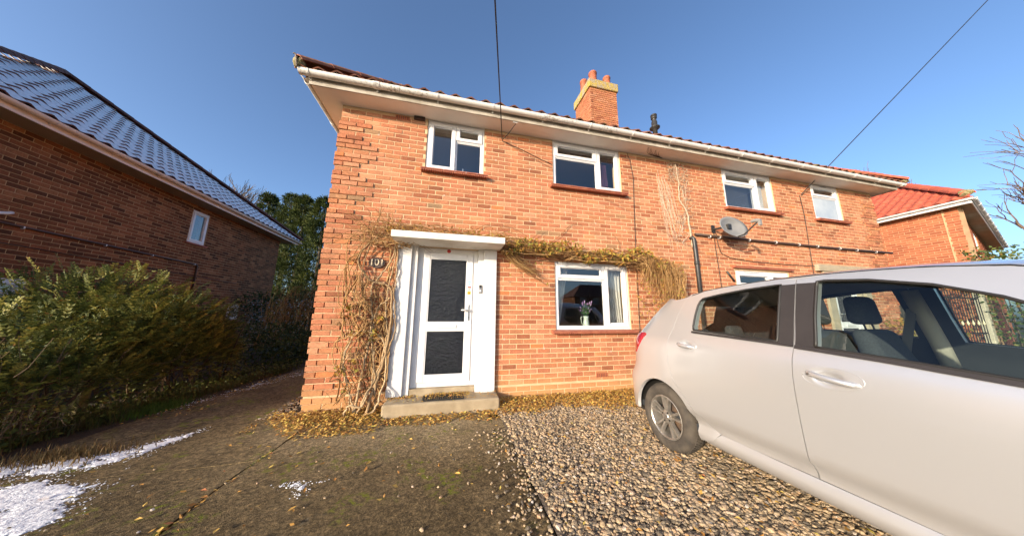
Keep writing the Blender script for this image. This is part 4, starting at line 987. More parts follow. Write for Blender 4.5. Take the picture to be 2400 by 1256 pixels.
T_FRONT = [(0.2,0.06),(0.35,0.0),(0.6,0.05),(0.8,0.20),(0.95,0.50),(1.1,0.9),(1.6,1.6)]
YR, YF, RA, RB = -1.045, -5.06, 0.38, 0.40
S0, S1 = -2.15, -1.50; ARC = 0.63
def carpt(s, z, off=0.0):
    ts = smooth_tab(T_SIDE, max(z, 0.5) if s > -1.72 else z)+off
    # slight plan barrel
    if s > -2.2: ts += 0.02*((s+2.2)/0.7)**2 if s < S1 else 0.02
    if s < -3.9: ts += 0.05*((-3.9-s)/1.0)**2
    yr = YR-smooth_tab(T_REAR, z)-off; yc = yr-RA; xs = SX+ts
    if s <= S0: return Vector((xs, s, z))
    if s <= S1: return Vector((xs, S0+(s-S0)/(S1-S0)*(yc-S0), z))
    if s <= S1+ARC:
        t = (s-S1)/ARC*PI/2; return Vector((xs+RB*(1-math.cos(t)), yc+RA*math.sin(t), z))
    k = (s-S1-ARC)/0.42; return Vector((min(xs+RB+(CXL-xs-RB)*k, CXL), yr+0.02*k, z))
SEND = S1+ARC+0.42
def s_of(y, z):
    lo, hi = -5.2, S1+ARC
    for _ in range(40):
        m = (lo+hi)/2
        if carpt(m, z).y < y: lo = m
        else: hi = m
    return (lo+hi)/2
def arc(cx, cz, r, a0, a1, n): return [(cx+r*math.cos(math.radians(a0+(a1-a0)*i/n)), cz+r*math.sin(math.radians(a0+(a1-a0)*i/n))) for i in range(n+1)]
def pin(poly, x, y):
    c = False; j = len(poly)-1
    for i in range(len(poly)):
        xi, yi = poly[i]; xj, yj = poly[j]
        if (yi > y) != (yj > y) and x < (xj-xi)*(y-yi)/(yj-yi)+xi: c = not c
        j = i
    return c
def smooth_poly(pts, step=0.03):
    out = []
    for i in range(len(pts)):
        a = Vector(pts[i]); b = Vector(pts[(i+1) % len(pts)]); k = max(1, int((b-a).length/step))
        for j in range(k): out.append(tuple(a.lerp(b, j/k)))
    return out
def panel(name, poly, mat, parent, off=0.0, holes=(), step=0.045, thick=0.0, inner=None, dish=None, both=True, smooth=True, extra=()):
    """car panel: outline in (length, height), laid on the body surface; mirrored for the far side"""
    polys = [smooth_poly(poly)]+[smooth_poly(h) for h in holes]
    pts = []; ed = []
    for pl in polys:
        b0 = len(pts); pts += [Vector(p) for p in pl]; ed += [(b0+i, b0+(i+1) % len(pl)) for i in range(len(pl))]
    xs = [p[0] for p in poly]; zs = [p[1] for p in poly]
    def far(x, y, d): return min((q-Vector((x, y))).length_squared for q in pts[:nb]) > d*d
    nb = len(pts); x = min(xs)+step*0.5
    while x < max(xs):
        y = min(zs)+step*0.5
        while y < max(zs):
            if pin(polys[0], x, y) and not any(pin(h, x, y) for h in polys[1:]) and far(x, y, step*0.45): pts.append(Vector((x, y)))
            y += step
        x += step
    for e in extra:
        if pin(polys[0], *e): pts.append(Vector(e))
    V, E, F, *_ = delaunay_2d_cdt(pts, ed, [], 0, 1e-6)
    vs = []
    for v in V:
        o2 = off
        if dish:
            for (dx_, dz_, ra, rb, dd) in dish:
                q = ((v.x-dx_)/ra)**2+((v.y-dz_)/rb)**2
                if q < 1: o2 += dd*(1-q)**1.0
        vs.append(tuple(carpt(v.x, v.y, o2)))
    fs = []
    for f in F:
        cx_ = sum(V[i].x for i in f)/len(f); cy_ = sum(V[i].y for i in f)/len(f)
        if pin(polys[0], cx_, cy_) and not any(pin(h, cx_, cy_) for h in polys[1:]): fs.append(tuple(f))
    used = sorted({i for f in fs for i in f}); mp = {k: i for i, k in enumerate(used)}
    vs = [vs[i] for i in used]; fs = [tuple(mp[i] for i in f) for f in fs]
    # orient outward (towards -x)
    a, b, c = (Vector(vs[i]) for i in fs[0][:3]); nrm = (b-a).cross(c-a)
    if nrm.x > 0 or (abs(nrm.x) < 1e-9 and nrm.y < 0): fs = [f[::-1] for f in fs]
    outs = []
    cnt = {}
    for f in fs:
        for i in range(len(f)):
            e = (f[i], f[(i+1) % len(f)]); k = tuple(sorted(e)); cnt.setdefault(k, []).append(e)
    bnd = [v[0] for v in cnt.values() if len(v) == 1]
    # inner skin follows the body surface further in
    V2 = [V[i] for i in used]
    vin = [tuple(carpt(v.x, v.y, off+thick)) for v in V2] if thick else []
    for side in ((0, 1) if both else (0,)):
        mb = MB(); mx = (lambda q: q) if side == 0 else (lambda q: (2*CXL-q[0], q[1], q[2]))
        fl_ = (lambda f: f) if side == 0 else (lambda f: f[::-1])
        mb.add([mx(q) for q in vs], [fl_(f) for f in fs])
        if thick:
            mb.add([mx(q) for q in vin], [fl_(f[::-1]) for f in fs], 0.5, 1 if inner else 0)
            for a_, b_ in bnd: mb.add([mx(vs[b_]), mx(vs[a_]), mx(vin[a_]), mx(vin[b_])], [fl_((0,1,2,3))], 0.5, 0)
        o = mb.build(name, [M[mat]]+([M[inner]] if inner else []), parent[side] if isinstance(parent, (list, tuple)) else parent, smooth)
        outs.append(o)
    return outs
WY, WZ, WR = -1.715, 0.29+GZ*0, 0.30
WZ = 0.30
ARCH = 0.362
# --- outlines
RW = [(-2.10,1.168),(-2.45,1.150),(-2.735,1.132),(-2.728,1.30),(-2.715,1.515),(-2.50,1.500),(-2.30,1.474),(-2.14,1.446),(-2.095,1.425),(-2.075,1.385),(-2.078,1.30),(-2.088,1.20)]
FW = [(-2.925,1.118),(-3.20,1.096),(-3.50,1.068),(-3.86,1.030),(-3.98,1.020),(-3.80,1.16),(-3.62,1.295),(-3.48,1.385),(-3.32,1.452),(-3.12,1.500),(-2.94,1.518),(-2.905,1.515),(-2.912,1.30)]
def rde(g):   # rear door rear edge, from roof rail down round the arch
    L = [(-2.00,1.495),(-1.945,1.42),(-1.905,1.30),(-1.885,1.18),(-1.862,1.10),(-1.850,1.02),(-1.858,0.90),(-1.868,0.80),(-1.885,0.735),(-1.925,0.675),(-2.00,0.590),(-2.075,0.510),(-2.13,0.445),(-2.185,0.400),(-2.26,0.372)]
    return [(s_of(y, z)+g, z) for y, z in L]
gp = 0.0022
zT = lambda s: smooth_tab([(-4.0,1.36),(-3.75,1.455),(-3.5,1.542),(-3.25,1.574),(-2.9,1.588),(-2.6,1.583),(-2.3,1.562),(-2.0,1.530),(-1.7,1.498),(-1.4,1.472),(-0.4,1.465)], s)
BJ = [(-2.828,0.372),(-2.824,0.6),(-2.822,0.9),(-2.822,1.12),(-2.810,1.35),(-2.795,1.540)]
rail = lambda s: zT(s)-0.028
rear_door_poly = rde(-gp)+[(-2.45,0.368),(-2.825+gp,0.372)]+[(x+gp, z) for x, z in BJ[1:]]+[(s, rail(s)) for s in (-2.7,-2.55,-2.4,-2.25,-2.12)]
front_door_poly = [(x-gp, z) for x, z in BJ]+[(s, rail(s)) for s in (-2.95,-3.1,-3.25,-3.4,-3.55,-3.7)]+[(-3.86,1.29),(-4.0,1.16),(-4.08,1.05),(-4.10,0.9),(-4.06,0.6),(-3.98,0.45),(-3.90,0.375),(-3.4,0.370)]
def near(c, r, n=5): return [(c[0]+r*a/n*1.6, c[1]+r*b/n) for a in range(-n, n+1) for b in range(-n, n+1)]
RHD, FHD = (-2.055,1.028), (-2.99,0.958)
bodyg = panel('rear_door', rear_door_poly, 'paint', car, 0, [RW], 0.045, 0.045, 'cabin', [(RHD[0]+0.005, RHD[1], 0.062, 0.040, 0.022)], extra=near(RHD, 0.06))
rdL, rdR = bodyg
fdo = panel('front_door', front_door_poly, 'paint', car, 0, [FW], 0.045, 0.045, 'cabin', [(FHD[0]+0.01, FHD[1], 0.066, 0.042, 0.024)], extra=near(FHD, 0.06))
# rear quarter and tail: from the door edge round to the centre line
zt = [(s, zT(s)) for s in (-1.45,-1.5,-1.6,-1.7,-1.8,-1.9,-2.0,-2.2,-2.4,-2.6,-2.79)]
LAMP = [(s_of(-1.40,1.09),1.10),(s_of(-1.50,1.10),1.105),(s_of(-1.535,1.09),1.085),(s_of(-1.46,1.0),0.985),(s_of(-1.38,0.9),0.885),(s_of(-1.31,0.88),0.865),(s_of(-1.24,0.94),0.94),(s_of(-1.27,1.07),1.075)]
RWIN = [(-0.85,1.10),(-0.46,1.10),(-0.46,1.43),(-0.95,1.43),(-1.0,1.2)]
quarter_poly = [(s_of(x, 0.3), z) for x, z in arc(WY, WZ, ARCH, 168, 25, 26) if z > 0.255]
quarter_poly = [p for p in quarter_poly]
ch = arc(WY, WZ, ARCH, -8, 188, 34)            # arch curve from front-lower over the top to rear-lower
ch = [(-p[0]+2*WY, p[1]) for p in ch][::-1]
ch = arc(WY, WZ, ARCH, 180+6, 2, 34)         # from forward-lower (y smaller) over the top to rear-lower
qp = [(-2.26,0.372)]
edge = rde(gp)                                  # roof -> bottom
quarter = [(s_of(y, z), z) for y, z in ch]
# polygon order: up the door edge (bottom->top), along the roof to the centre, down the tail, along the bumper bottom to arch, over the arch
poly_q = edge[::-1]+[(s, rail(s)) for s in (-1.75,-1.6,-1.45)]+[(s, zT(s)) for s in (-1.3,-1.0,-0.7)]+[(SEND,1.46),(SEND,0.9),(SEND,0.27)]+[(-0.7,0.27),(-1.0,0.275),(-1.15,0.285),(s_of(WY+ARCH+0.004,0.30),0.292)]+quarter[::-1]+[(s_of(-2.09,0.27)-0.0,0.262),(-2.20,0.30)]
panel('rear_quarter', poly_q, 'paint', car, 0, [LAMP, RWIN], 0.045, 0.02, 'cabin')
panel('tail_lamp', LAMP, 'lamp_red', car, -0.006, (), 0.03, 0.02, 'cabin')
panel('rear_screen', RWIN, 'carglass', car, 0.004, (), 0.08)
# sill and front wing, nose
panel('sill', [(-2.12,0.27),(-2.20,0.306),(-2.26,0.3685),(-2.6,0.3655),(-3.4,0.3675),(-3.89,0.371),(-3.86,0.30),(-3.84,0.252),(-2.13,0.252)], 'paint', car, 0.004, (), 0.03, 0.02, 'cabin')
chf = arc(WY-2.51, WZ, ARCH, 186, -6, 30)
panel('front_wing', [(-4.103,0.90),(-4.085,1.04),(-4.5,0.985),(-4.75,0.90),(-4.9,0.80),(-4.99,0.6),(-5.0,0.26),(-4.60,0.25)]+chf+[(-3.87,0.30),(-3.905,0.37),(-3.985,0.45),(-4.065,0.6)], 'paint', car, 0, (), 0.06, 0.02, 'cabin')
# mirrored pillars and glass
for nm, gl_ in (('rear_side_window', RW), ('front_side_window', FW)):
    panel(nm, gl_, 'carglass', car, 0.010, (), 0.06)
# black B pillar covers and seals
panel('pillar_cover', [(-2.736,1.128),(-2.819,1.122),(-2.806,1.36),(-2.795,1.512),(-2.716,1.512),(-2.728,1.30)], 'trim', car, -0.004, (), 0.05, 0.012)
panel('pillar_cover', [(-2.829,1.121),(-2.922,1.114),(-2.911,1.30),(-2.903,1.511),(-2.802,1.514),(-2.814,1.36)], 'trim', car, -0.004, (), 0.05, 0.012)
def rim(name, poly, mat, r, off=-0.004, side2=True, close=True):
    P = smooth_poly(poly, 0.03) if close else list(poly)
    pts = [carpt(s, z, off) for s, z in P]+([carpt(*P[0], off)] if close else [])
    for sd in (0, 1):
        mb = MB(); mb.tube([p if sd == 0 else Vector((2*CXL-p.x, p.y, p.z)) for p in pts], r, 6); mb.build(name, M[mat], car, True)
rim('window_seal', RW, 'seal', 0.008); rim('window_seal', FW, 'seal', 0.008)
def strip(name, line, w0, mat, off, th):
    top = [(s, z+w0/2) for s, z in line]; bot = [(s, z-w0/2) for s, z in line[::-1]]
    panel(name, top+bot, mat, car, off, (), 0.05, th)
strip('belt_moulding', [(-2.085,1.150),(-2.45,1.133),(-2.819,1.115)], 0.016, 'trim', -0.010, 0.012)
strip('belt_moulding', [(-2.829,1.110),(-3.20,1.084),(-3.50,1.055),(-3.86,1.018),(-3.98,1.009)], 0.020, 'trim', -0.010, 0.012)
rim('roof_ditch', [(s, rail(s)+0.003) for s in (-1.8,-1.95,-2.1,-2.3,-2.5,-2.7,-2.9,-3.1,-3.3,-3.5,-3.7)], 'seal', 0.0035, -0.001, True, False)
# roof skin, windscreen, bonnet
b = MB(); ys = [-1.25,-1.35,-1.45,-1.52,-1.6,-1.7,-1.85,-2.0,-2.2,-2.4,-2.6,-2.8,-3.0,-3.2,-3.4,-3.55,-3.7]; nx = 16; vs = []
for s in ys:
    p = carpt(s, rail(s)+0.002); L = p; Rr = Vector((2*CXL-p.x, p.y, p.z))
    for i in range(nx+1):
        t = i/nx; u = abs(2*t-1); cr = min(1, max(0.0, (-1.25-s)/0.5))**0.7; e = (1-u**2.6)*cr
        x = L.x+(Rr.x-L.x)*t; vs.append((x, p.y+(-0.10*(1-u*u) if s < -3.6 else 0), p.z+0.042*e+0.012*(1-u*u)*cr))
b.add(vs, [(j*(nx+1)+i, j*(nx+1)+i+1, (j+1)*(nx+1)+i+1, (j+1)*(nx+1)+i) for j in range(len(ys)-1) for i in range(nx)])
ro = b.build('roof', [M['paint'], M['headlining']], car, True); md = ro.modifiers.new('thick', 'SOLIDIFY'); md.thickness = 0.02; md.offset = 1; md.material_offset = 0
# headlining below
b = MB(); b.add([(v[0], v[1], v[2]-0.045) for v in vs], [(j*(nx+1)+i, (j+1)*(nx+1)+i, (j+1)*(nx+1)+i+1, j*(nx+1)+i+1) for j in range(len(ys)-1) for i in range(nx)]); b.build('headlining', M['headlining'], car, True)
vs2 = []
topr = [Vector(v) for v in vs[-(nx+1):]]
b = MB(); rows = 8
for j in range(rows+1):
    t = j/rows
    for i in range(nx+1):
        a = topr[i]; u = abs(2*i/nx-1); c = Vector((CXL+(a.x-CXL)*1.13, -4.55+0.28*u*u, 1.0)); q = a.lerp(c, t); q.z += 0.05*math.sin(PI*t); vs2.append(tuple(q))
b.add(vs2, [(j*(nx+1)+i, j*(nx+1)+i+1, (j+1)*(nx+1)+i+1, (j+1)*(nx+1)+i) for j in range(rows) for i in range(nx)]); b.build('windscreen', M['carglass'], car, True)
# A pillars along screen edges
for sg in (0, nx):
    b = MB(); b.tube([Vector(vs2[j*(nx+1)+sg]) for j in range(rows+1)], 0.03, 8); b.build('screen_pillar', M['paint'], car, True)
b = MB(); vs3 = []
bot = [Vector(v) for v in vs2[-(nx+1):]]
for j in range(7):
    t = j/6
    for i in range(nx+1):
        a = bot[i]; u = abs(2*i/nx-1); c = Vector((CXL+(a.x-CXL)*0.98, -5.02+0.30*u*u, 0.74)); q = a.lerp(c, t); q.z += 0.09*math.sin(PI*(t*0.5+0.0))*t*1.1; vs3.append(tuple(q))
b.add(vs3, [(j*(nx+1)+i, j*(nx+1)+i+1, (j+1)*(nx+1)+i+1, (j+1)*(nx+1)+i) for j in range(6) for i in range(nx)]); b.build('bonnet', M['paint'], car, True)
b = MB(); vs4 = []
fr_ = [Vector(v) for v in vs3[-(nx+1):]]
for j, (z, dy) in enumerate(((0.74,0.0),(0.6,-0.05),(0.45,-0.07),(0.26,-0.02))):
    for i in range(nx+1): a = fr_[i]; vs4.append((a.x, a.y+dy, z))
b.add(vs4, [(j*(nx+1)+i, j*(nx+1)+i+1, (j+1)*(nx+1)+i+1, (j+1)*(nx+1)+i) for j in range(3) for i in range(nx)]); b.build('front_bumper', M['paint'], car, True)
# underbody, wheel wells
b = MB(); b.box(SX+0.15,-4.9,0.235,2*CXL-SX-0.15,-1.25,0.30); b.build('underbody', M['seal'], car)
for yy in (WY, WY-2.51):
    for sg in (1, -1):
        b = MB(); xo = SX+0.075 if sg == 1 else 2*CXL-SX-0.075
        n = 28; vs_ = []
        for k in range(n+1):
            t = PI*k/n; cy, cz = yy+(ARCH+0.012)*math.cos(t), WZ+(ARCH+0.012)*math.sin(t); vs_ += [(xo, cy, cz), (xo+0.30*sg, cy, cz)]
        vs_.append((xo+0.30*sg, yy, WZ)); c_ = len(vs_)-1
        b.add(vs_, [(2*k, 2*k+2, 2*k+3, 2*k+1) for k in range(n)]+[(2*k+1, 2*k+3, c_) for k in range(n)]); b.build('wheel_well', M['seal'], car, True)
# wheels
def wheel(yy, sg):
    xo = SX+0.045 if sg == 1 else 2*CXL-SX-0.045
    X_ = lambda d: xo+d*sg
    t = MB(); R_ = WR
    t.lathe([(0.192,0.03),(0.200,0.006),(0.225,-0.004),(0.262,-0.002),(0.282,0.010),(R_-0.004,0.028),(R_,0.05),(R_,0.13),(R_-0.004,0.155),(0.28,0.172),(0.2,0.175),(0.192,0.15)], (0,0,0), 'x', 64)
    if sg == -1: t.v = [(-x, y, z) for x, y, z in t.v]; t.f = [f[::-1] for f in t.f]
    t.v = [(x+xo, y+yy, z+WZ+0.012) for x, y, z in t.v]
    root = MB(); 
    ty = t.build('wheel', M['rubber'], car, True); ty['label'] = 'dusty wheel with ten-spoke alloy rim'
    # tread blocks
    tr = MB()
    for k in range(72):
        a = 2*PI*k/72
        for (d0, d1, ph) in ((0.052,0.078,0),(0.082,0.10,0.5),(0.104,0.128,0)):
            a0 = a+ph*2*PI/72; a1 = a0+2*PI/72*0.72; vs_ = []
            for rr in (R_-0.004, R_+0.006):
                for (dd, aa) in ((d0,a0),(d1,a0+0.02),(d1,a1+0.02),(d0,a1)): vs_.append((X_(dd), yy+rr*math.cos(aa), WZ+0.012+rr*math.sin(aa)))
            tr.hexa(vs_)
    tr.build('tread', M['rubber'], ty)
    rm = MB(); cz = WZ+0.012
    rm.lathe([(0.2,0.028),(0.197,0.012),(0.188,0.008),(0.180,0.016),(0.172,0.06),(0.168,0.15)], (0,0,0), 'x', 48)
    # ten spokes in five pairs
    for k in range(5):
        base = 2*PI*k/5+0.35
        for e in (-0.20, 0.20):
            pts = []
            for rr, ee, w_, dpt in ((0.035, e*1.3, 0.015, 0.028), (0.10, e*0.95, 0.014, 0.020), (0.183, e*1.0, 0.018, 0.012)):
                a = base+ee*(1.0 if rr > 0.05 else 0.8); c = Vector((0, math.cos(a), math.sin(a)))*rr; tn = Vector((0,-math.sin(a), math.cos(a)))*w_
                pts.append((c, tn, dpt))
            for (c0_, t0, q0), (c1_, t1_, q1) in zip(pts[:-1], pts[1:]):
                A_ = Vector((q0,0,0)); B_ = Vector((q1,0,0)); D_ = Vector((0.03,0,0))
                rm.hexa([c0_-t0+A_+D_, c0_+t0+A_+D_, c0_+t0*0.6+A_, c0_-t0*0.6+A_, c1_-t1_+B_+D_, c1_+t1_+B_+D_, c1_+t1_*0.6+B_, c1_-t1_*0.6+B_])
    rm.lathe([(0.0,0.012),(0.026,0.012),(0.032,0.018),(0.058,0.024),(0.062,0.06)], (0,0,0), 'x', 24)
    if sg == -1: rm.v = [(-x, y, z) for x, y, z in rm.v]; rm.f = [f[::-1] for f in rm.f]
    rm.v = [(x+xo, y+yy, z+cz) for x, y, z in rm.v]; ro_ = rm.build('rim', M['alloy'], ty)
    nb_ = MB()
    for k in range(4):
        a = 2*PI*k/4+0.5; nb_.lathe([(0.0,-0.004),(0.008,-0.004),(0.0095,0.012)], (X_(0.018) if sg == 1 else X_(0.018), yy+0.046*math.cos(a), cz+0.046*math.sin(a)), 'x', 8)
    nb_.build('wheel_nut', M['seal'], ty)
    em = MB()   # three-oval emblem on the cap
    for (ra, rb, oy, oz) in ((0.018,0.0125,0,0),(0.012,0.0055,0,0.005),(0.005,0.012,0,0)):
        n = 20; em.tube([(X_(0.0105), yy+oy+ra*math.cos(2*PI*i/n), cz+oz+rb*math.sin(2*PI*i/n)) for i in range(n+1)], 0.0016, 5)
    em.build('cap_emblem', M['chrome'], ty)
    dk = MB(); dk.lathe([(0.0,0.09),(0.13,0.09),(0.135,0.11),(0.0,0.11)], (0,0,0), 'x', 32); dk.v = [(xo+x*sg, y+yy, z+cz) for x, y, z in dk.v]; dk.build('brake_drum', pbr('rusty_drum', (0.10,0.06,0.035), (0.05,0.04,0.035), 20, 0.8), ty)
for yy in (WY, WY-2.51):
    for sg in (1, -1): wheel(yy, sg)
# door handles
def handle(hc, par, ln, rise, key, ea, eb):
    base = Vector((0, hc[0], hc[1]))
    for sd in (0, 1):
        b = MB(); pts = []; rads = []
        for i in range(11):
            t = i/10; s = hc[0]+ln/2-ln*t; z = hc[1]+rise*(0.5-t); d = 0.010-0.036*math.sin(PI*min(1, max(0, t)))**0.5
            q = carpt(s, z, d); pts.append(q if sd == 0 else Vector((2*CXL-q.x, q.y, q.z))); rads.append(0.016 if 0 < i < 10 else 0.012)
        b.tube(pts, rads, 10); hb = b.build('handle', M['paint'], par[sd], True)
        if key:
            q = carpt(hc[0]+ln/2-0.022, hc[1]+rise*0.42, -0.030)
            b = MB(); b.lathe([(0,-0.002),(0.006,-0.002),(0.007,0.006)], (q.x if sd == 0 else 2*CXL-q.x, q.y, q.z), 'x', 12); b.build('key_lock', M['chrome'], par[sd])
        n = 36; ring = [carpt(hc[0]+ea*math.cos(2*PI*i/n), hc[1]+eb*math.sin(2*PI*i/n)+rise*0.2*math.cos(2*PI*i/n)*-1, 0.0005) for i in range(n+1)]
        b = MB(); b.tube([q if sd == 0 else Vector((2*CXL-q.x, q.y, q.z)) for q in ring], 0.0022, 5); b.build('handle_surround', M['paint'], par[sd], True)
handle(RHD, bodyg, 0.170, 0.014, False, 0.112, 0.055); handle(FHD, fdo, 0.205, 0.028, True, 0.122, 0.056)
# mirrors
for sd in (0, 1):
    b = MB(); mx = lambda x: x if sd == 0 else 2*CXL-x
    c = Vector((3.70,-3.93,1.10)); vs_ = []; n = 14
    for i, (dy_, k) in enumerate(((0.07,0.75),(0.05,1.0),(0.0,1.0),(-0.05,0.85),(-0.09,0.5),(-0.105,0.12))):
        for j in range(n):
            a = 2*PI*j/n; vs_.append((mx(c.x+0.115*k*math.copysign(abs(math.cos(a))**0.75, math.cos(a))), c.y+dy_, c.z+0.075*k*math.copysign(abs(math.sin(a))**0.75, math.sin(a))))
    b.add(vs_, [(i*n+j, i*n+(j+1) % n, (i+1)*n+(j+1) % n, (i+1)*n+j) for i in range(5) for j in range(n)]+[tuple(range(n))]); b.tube([(mx(3.80),-3.93,1.05),(mx(3.93),-3.93,1.02)], 0.025, 8)
    mo = b.build('door_mirror', M['paint'], car, True)
    b = MB(); n = 20; b.add([(mx(c.x+0.08*math.cos(2*PI*j/n)), c.y+0.072, c.z+0.052*math.sin(2*PI*j/n)) for j in range(n)], [tuple(range(n))]); b.build('mirror_glass', M['chrome'], mo)
# cabin: seats, dash, steering wheel, belts
def soft(name, pts8, mat, seg=0.03, sub=2):
    b = MB(); b.hexa(pts8); o = b.build(name, M[mat], car, True); md = o.modifiers.new('b', 'BEVEL'); md.width = seg; md.segments = 4
    return o
def frust(c, w0, d0, w1, d1, h, lean=0.0, leanx=0.0):
    x, y, z = c
    return [(x-w0/2,y-d0/2,z),(x+w0/2,y-d0/2,z),(x+w0/2,y+d0/2,z),(x-w0/2,y+d0/2,z),(x-w1/2+leanx,y-d1/2+lean,z+h),(x+w1/2+leanx,y-d1/2+lean,z+h),(x+w1/2+leanx,y+d1/2+lean,z+h),(x-w1/2+leanx,y+d1/2+lean,z+h)]
def seat(x, y, name='seat'):
    o = soft('seat_cushion', frust((x,y-0.10,0.40), 0.48,0.52,0.46,0.48,0.16), 'cloth', 0.05)
    o = soft('seat_back', frust((x,y+0.16,0.50), 0.48,0.18,0.36,0.11,0.70,0.18), 'cloth', 0.05)
    for sx_ in (-0.05, 0.05):
        b = MB(); b.tube([(x+sx_,y+0.34,1.16),(x+sx_,y+0.36,1.28)], 0.006, 6); b.build('headrest_post', M['cabin'], car)
    o = soft('headrest', frust((x,y+0.36,1.235), 0.28,0.10,0.19,0.12,0.225,0.02), 'cloth', 0.045)
seat(4.32, -3.07); seat(5.05, -3.0)
soft('rear_bench', frust((CXL,-2.00,0.42), 1.22,0.48,1.22,0.46,0.14), 'cloth', 0.05); soft('rear_seat_back', frust((CXL,-1.80,0.54), 1.22,0.16,1.18,0.11,0.50,0.14), 'cloth', 0.05)
for x in (4.32, 5.05): soft('headrest', frust((x,-1.62,1.02), 0.25,0.08,0.19,0.09,0.16,0.02), 'cloth', 0.04)
soft('parcel_shelf', frust((CXL,-1.45,1.0), 1.1,0.36,1.1,0.36,0.02), 'cabin', 0.005)
soft('dashboard', frust((CXL,-4.15,0.62), 1.36,0.5,1.34,0.36,0.42,-0.05), 'cabin', 0.08)
b = MB(); sc = Vector((4.33,-3.70,0.99)); an = Vector((0,0.92,0.38)).normalized(); ux = Vector((1,0,0)); uy = an.cross(ux); n = 32
b.tube([sc+ux*0.185*math.cos(2*PI*i/n)+uy*0.185*math.sin(2*PI*i/n) for i in range(n+1)], 0.016, 8); b.tube([sc-ux*0.18, sc-an*0.03, sc+ux*0.18], [0.016,0.05,0.016], 8); b.tube([sc-uy*0.18*1, sc-an*0.03], [0.016,0.03], 8); b.tube([sc-an*0.03, sc-an*0.35], 0.035, 8); b.build('steering_wheel', M['cabin'], car, True)
for x0, x1 in ((SX+0.24, 4.10), (2*CXL-SX-0.24, 5.27)):
    b = MB(); p0 = Vector((x0,-2.78,1.36)); p1 = Vector((x1,-2.62,0.62)); dv = Vector((0,0.025,0))
    b.hexa([p0-dv, p0+dv, p0+dv+Vector((0.004,0,0)), p0-dv+Vector((0.004,0,0)), p1-dv, p1+dv, p1+dv+Vector((0.004,0,0)), p1-dv+Vector((0.004,0,0))]); b.build('seat_belt', pbr('grey_belt', (0.10,0.10,0.095)) if 'belt' not in M else M['belt'], car)
b = MB(); b.box(SX+0.10,-3.9,0.305,2*CXL-SX-0.10,-1.3,0.36); b.build('cabin_floor', M['cabin'], car)
# inner pillars (grey trim)
for sd in (0, 1):
    for (a, c, r_) in (((-2.83,0.9),(-2.80,1.50),0.045),):
        b = MB(); p = [carpt(a[0]+(c[0]-a[0])*t, a[1]+(c[1]-a[1])*t, 0.06) for t in (0,0.33,0.66,1)]; b.tube([q if sd == 0 else Vector((2*CXL-q.x, q.y, q.z)) for q in p], r_, 8); b.build('pillar_trim', M['headlining'], car, True)
# ------------------------------------------------------------------ plants and litter
from mathutils import noise as MN
def rv(): 
    while True:
        v = Vector((U(-1,1), U(-1,1), U(-1,1)))
        if 0.05 < v.length < 1: return v.normalized()
def leaf(mb, p, d, nrm, L, W, r, fold=0.25, curl=0.0):
    d = d.normalized(); s = d.cross(nrm)
    s = s.normalized() if s.length > 1e-5 else d.orthogonal().normalized(); n2 = s.cross(d)
    tip = p+d*L+n2*curl*L; m_ = p+d*L*0.45
    mb.add([tuple(p), tuple(m_+s*W/2+n2*W*fold), tuple(tip), tuple(m_-s*W/2+n2*W*fold)], [(0,1,2),(0,2,3)], r)
def hug(q): return [Vector((v.x, max(v.y, -0.085) if 0.72 < v.x < 1.1 and v.z < 2.25 and v.z > 0.3 else v.y, v.z)) for v in q]
def catmull(P, n=6):
    P = [Vector(p) for p in P]; out = []
    for i in range(len(P)-1):
        p0 = P[max(i-1,0)]; p1 = P[i]; p2 = P[i+1]; p3 = P[min(i+2,len(P)-1)]
        for k in range(n):
            t = k/n; out.append(0.5*((2*p1)+(p2-p0)*t+(2*p0-5*p1+4*p2-p3)*t*t+(3*p1-p0-3*p2+p3)*t**3))
    out.append(P[-1]); return out
def wig(P, amp=0.02, n=6, r0=0.006, r1=0.003):
    Q = catmull(P, n); m_ = len(Q); out = []
    for i, q in enumerate(Q): out.append(q+Vector((U(-amp,amp), U(-amp,amp)*0.5, U(-amp,amp)*0.6)))
    return out, [r0+(r1-r0)*i/(m_-1) for i in range(m_)]
barkm = rndmat('vine_bark', [(0,(0.19,0.12,0.06)),(0.5,(0.32,0.215,0.115)),(1,(0.44,0.32,0.185))], 0.9, 0.35, 40)
twigm = rndmat('dry_twig', [(0,(0.15,0.078,0.03)),(0.5,(0.34,0.185,0.07)),(1,(0.46,0.29,0.125))], 0.9, 0.3, 30)
vleafm = rndmat('autumn_vine_leaf', [(0,(0.18,0.19,0.04)),(0.25,(0.36,0.30,0.055)),(0.5,(0.42,0.24,0.05)),(0.8,(0.34,0.15,0.035)),(1,(0.22,0.09,0.03))], 0.75, 0.3, 20, transl=0.25)
vine = thing('climbing_vine', 'leafless climbing vine over the porch and downstairs window with few yellow leaves', 'vine', (0.8,-0.1,0))
